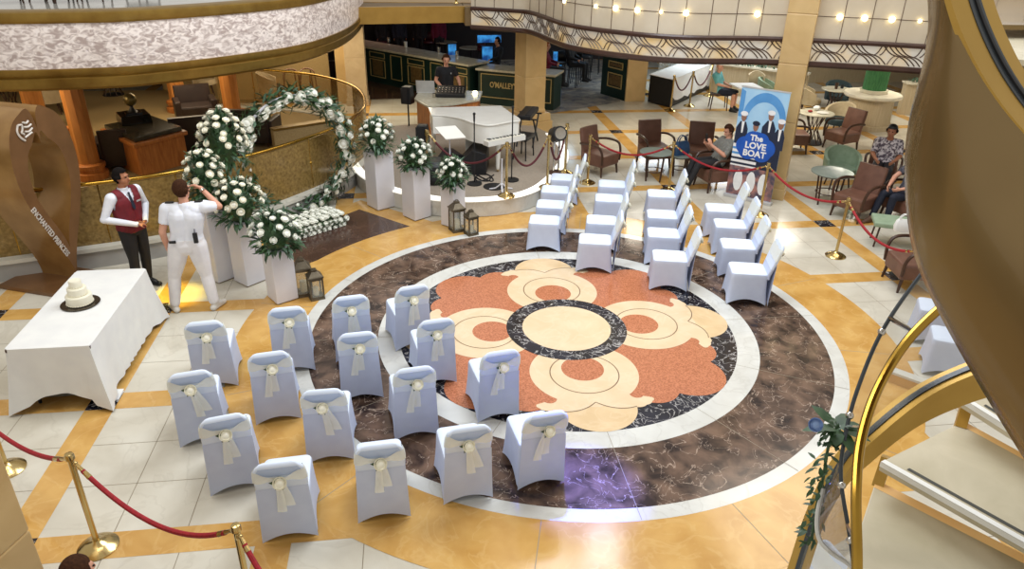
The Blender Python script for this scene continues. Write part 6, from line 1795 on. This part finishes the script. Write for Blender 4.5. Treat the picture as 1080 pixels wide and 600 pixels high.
# woman in grey seated in the armchair
root, J = person((4.05, 5.25, .0), rad(-80), dict(pelvis=(0, .02, .56), chest=(0, .16, .86), neck=(0, .21, .99), head=(0, .18, 1.16), shR=(-.17, .19, .94), shL=(.17, .19, .94), elR=(-.24, -.02, .74), elL=(.24, .0, .74), wrR=(-.08, -.24, .9), wrL=(.08, -.22, .92),
    handR=(.1, -.4, .9), handL=(-.1, -.4, .9), hipR=(-.09, -.02, .54), hipL=(.09, -.02, .54), knR=(-.1, -.46, .56), knL=(.1, -.46, .56), anR=(-.08, -.62, .1), anL=(.1, -.66, .1), toeR=(-.08, -.78, .035), toeL=(.1, -.82, .035), face=(0, -1, -.35)),
    [('grey_top', 'grey_top', ('chest', 'waist', 'sleeve', 'sleeve2'), .014, None), ('black_trousers', 'trouser_black', ('hips', 'thigh', 'thigh2', 'shin'), .012, None), ('white_shoes', 'shoe_white', ('foot',), .008, None)],
    'woman in grey top reclining in brown armchair beside the banner', 'skin', 'hair_brown', 1.0, .012, long_hair=True, base=SIT)
m = MB(); m.box(0, -.3, .98, .075, .012, .15); o = m.build('held_phone', MT['black'], None, 0, .004); o.parent = root
# man in teal shirt
root, J = person((dcn.x, dcn.y + .22, 0), rad(50), dict(elR=(-.25, .03, .74), wrR=(-.12, -.2, .68)),
    [('teal_shirt', 'teal_shirt', ('chest', 'waist', 'sleeve', 'sleeve2'), .016, None), ('navy_shorts', 'navy', ('hips', 'thigh', 'thigh2'), .014, None), ('shoes', 'shoe_black', ('foot',), .008, None)],
    'man in teal shirt and white cap seated by the buffet table', 'skin', None, 1.0, .016, 1.12, base=SIT, cap='hair_grey', fingers=False)
# two people at the right lounge
cq = P(940, 206)
root, J = person((cq.x - .12, cq.y + .3, .02), rad(-35), dict(face=(-.2, -1, -.05)),
    [('patterned_shirt', 'pattern_shirt', ('chest', 'waist', 'sleeve', 'sleeve2'), .016, None), ('dark_trousers', 'trouser_black', ('hips', 'thigh', 'thigh2', 'shin'), .012, None), ('sandals', 'sandal', ('foot',), .006, None)],
    'person in grey patterned shirt and black cap seated near bronze stair wall', 'skin_tan', 'hair_black', 1.0, .013, 1.05, base=SIT, cap='black')
armchair((cq.x - .07, cq.y + .4, 0), rad(-35), 'brown armchair under the person in patterned shirt')
cq = P(945, 232)
root, J = person((cq.x + .05, cq.y + .0, .0), rad(-75), dict(elR=(-.27, -.05, .74), wrR=(-.14, -.3, .64), elL=(.27, -.05, .74), wrL=(.12, -.3, .66), anR=(-.1, -.6, .085), anL=(.1, -.45, .085), toeR=(-.1, -.76, .035), toeL=(.1, -.6, .035)),
    [('dark_top', 'pattern_dark', ('chest', 'waist', 'sleeve'), .016, None), ('navy_trousers', 'navy', ('hips', 'thigh', 'thigh2', 'shin'), .012, None), ('sandals', 'sandal', ('foot',), .006, None)],
    'person in dark top and navy trousers seated, half hidden by stair wall', 'skin', 'hair_brown', 1.0, .013, base=SIT)
armchair((cq.x + .12, cq.y + .0, 0), rad(-75), 'brown armchair under the person in navy trousers')
# head and shoulders at the lower left corner
hq = P(80, 599, 1.24) + Vector((.055, .195, 0))
root, J = person((hq.x, hq.y - .1, .02), rad(150), dict(),
    [('dark_jacket', 'tee_black', ('chest', 'waist', 'sleeve', 'sleeve2', 'forearm'), .016, None), ('dark_trousers', 'trouser_black', ('hips', 'thigh', 'thigh2', 'shin'), .012, None), ('shoes', 'shoe_black', ('foot',), .008, None)],
    'seated person with brown hair and black jacket in lower left corner', 'skin', 'hair_brown', 1.0, .012, base=SIT, long_hair=True)
armchair((hq.x, hq.y - .1, 0), rad(150), 'brown armchair under the person at lower left corner')
# guests in the dark pub
pub = [((417, 60), .2, 'navy', 'person in dark blue clothes standing behind the long bar, left', STAND), ((438, 62), -.3, 'tee_black', 'person in black standing behind the middle of the long bar', STAND),
       ((459, 66), .1, 'magenta', 'person in magenta shirt standing behind the long bar', STAND), ((400, 56), .4, 'tee_black', 'person in black at the far left end of the bar', STAND)]
for (px, py), r_, mt_, lb, bs_ in pub:
    q = P(px, py + 6); q = Vector((q.x + .2, q.y + .9, 0))
    if q.y > 19.4: q.y = 19.4
    person(q, r_, {}, [('top', mt_, ('chest', 'waist', 'sleeve', 'sleeve2', 'forearm'), .014, None), ('trousers', 'trouser_black', ('hips', 'thigh', 'thigh2', 'shin', 'foot'), .01, None)], lb, 'skin_tan', 'hair_black', 1.0, .025, group='guests at the pub', fingers=False)
for (px, py), r_, mt_, hr_, lb in (((521, 92), -1.2, 'tee_black', 'hair_black', 'person in black seated right of the glowing blue screen'), ((579, 98), 1.3, 'magenta', 'hair_red', 'ginger haired person in magenta top on a stool beside the piano column'), ((603, 92), 1.0, 'tee_black', 'hair_black', 'person in black on a stool in the pub entrance')):
    q = P(px, py); person((q.x, q.y, .22), r_, {}, [('top', mt_, ('chest', 'waist', 'sleeve', 'sleeve2', 'forearm'), .014, None), ('trousers', 'trouser_black', ('hips', 'thigh', 'thigh2', 'shin', 'foot'), .01, None)], lb, 'skin', hr_, 1.0, .025, group='guests at the pub', fingers=False, base=SIT)
    stool((q.x, q.y, 0), 'stool under the %s' % lb[:lb.find(' on ')] if ' on ' in lb else 'stool under the person seated right of the blue screen', 'black', .66, False)
# ------------------------------------------------------------------ light
w = bpy.data.worlds.new('world'); scene.world = w; w.use_nodes = True
bg = w.node_tree.nodes['Background']; bg.inputs[0].default_value = (1.0, .96, .9, 1); bg.inputs[1].default_value = .66
def area(name, loc, target, size, power, col=(1, 1, 1), sy=None):
    l = bpy.data.lights.new(name, 'AREA'); l.energy = power; l.size = size; l.color = col
    if sy: l.shape = 'RECTANGLE'; l.size_y = sy
    o = bpy.data.objects.new(name, l); COL.objects.link(o); o.location = loc
    o.rotation_mode = 'QUATERNION'
    o.rotation_quaternion = (Vector(target) - Vector(loc)).to_track_quat('-Z', 'Y')
    return o
area('ceiling_light', (1, 1, 9), (0, 0, 0), 5, 720, (.86, .92, 1))
area('ceiling_light', (-5, -2, 9), (-3, 0, 0), 3, 230, (1, .97, .9))
area('ceiling_light', (7, 4, 8), (5, 4, 0), 4, 260, (1, .9, .75))
for x, y, p, c in ((-9, 5.5, 60, (1, .82, .55)), (-7, 9.5, 70, (1, .82, .55)), (-12, 9, 60, (1, .82, .55)), (-4.5, 12.2, 60, (1, .85, .6)),
                   (3.5, 9, 70, (1, .9, .72)), (7, 8.5, 85, (1, .92, .78)), (10.5, 10, 85, (1, .92, .78)), (8, 13, 70, (.9, .95, 1)), (12, 6, 80, (1, .92, .78)), (6, 15, 60, (.8, .92, 1))):
    area('deck_fill', (x, y, 2.44 if x > -3 else 2.42), (x, y, 0), 1.6, p, c)  # unseen fill added to brighten the rooms under the decks
for x, y, p, c in ((-2, 11.6, 45, (1, .86, .6)), (0, 15.5, 10, (.5, .7, 1)), (3, 16, 25, (.5, .75, 1)), (-2.5, 17.5, 10, (1, .6, .5))):
    area('deck_fill', (x, y, 2.5), (x, y, 0), 1.2, p, c)  # weaker unseen fill added for the pub
# coloured stage spots on the polished stone
def spot(loc, tgt, power, ang, col, blend=.6):
    l = bpy.data.lights.new('spot', 'SPOT'); l.energy = power; l.spot_size = rad(ang); l.spot_blend = blend; l.color = col; l.shadow_soft_size = .15
    o = bpy.data.objects.new('spot', l); COL.objects.link(o); o.location = loc; o.rotation_mode = 'QUATERNION'
    o.rotation_quaternion = (Vector(tgt) - Vector(loc)).to_track_quat('-Z', 'Y')
spot((-.4, 0, 8.5), (-.45, -3.0, 0), 16000, 7.5, (.06, .1, 1), .35)
area('ceiling_light', (2.3, 4.47, 9), (-.42, -3.74, 0), .9, 45, (.8, .86, 1))
spot((-5.2, 1.6, 6), (-5.28, 1.42, 0), 3200, 8, (1, .74, .03), .4)
scene.view_settings.view_transform = 'Standard'
scene.view_settings.look = 'None'
scene.view_settings.exposure = -0.07
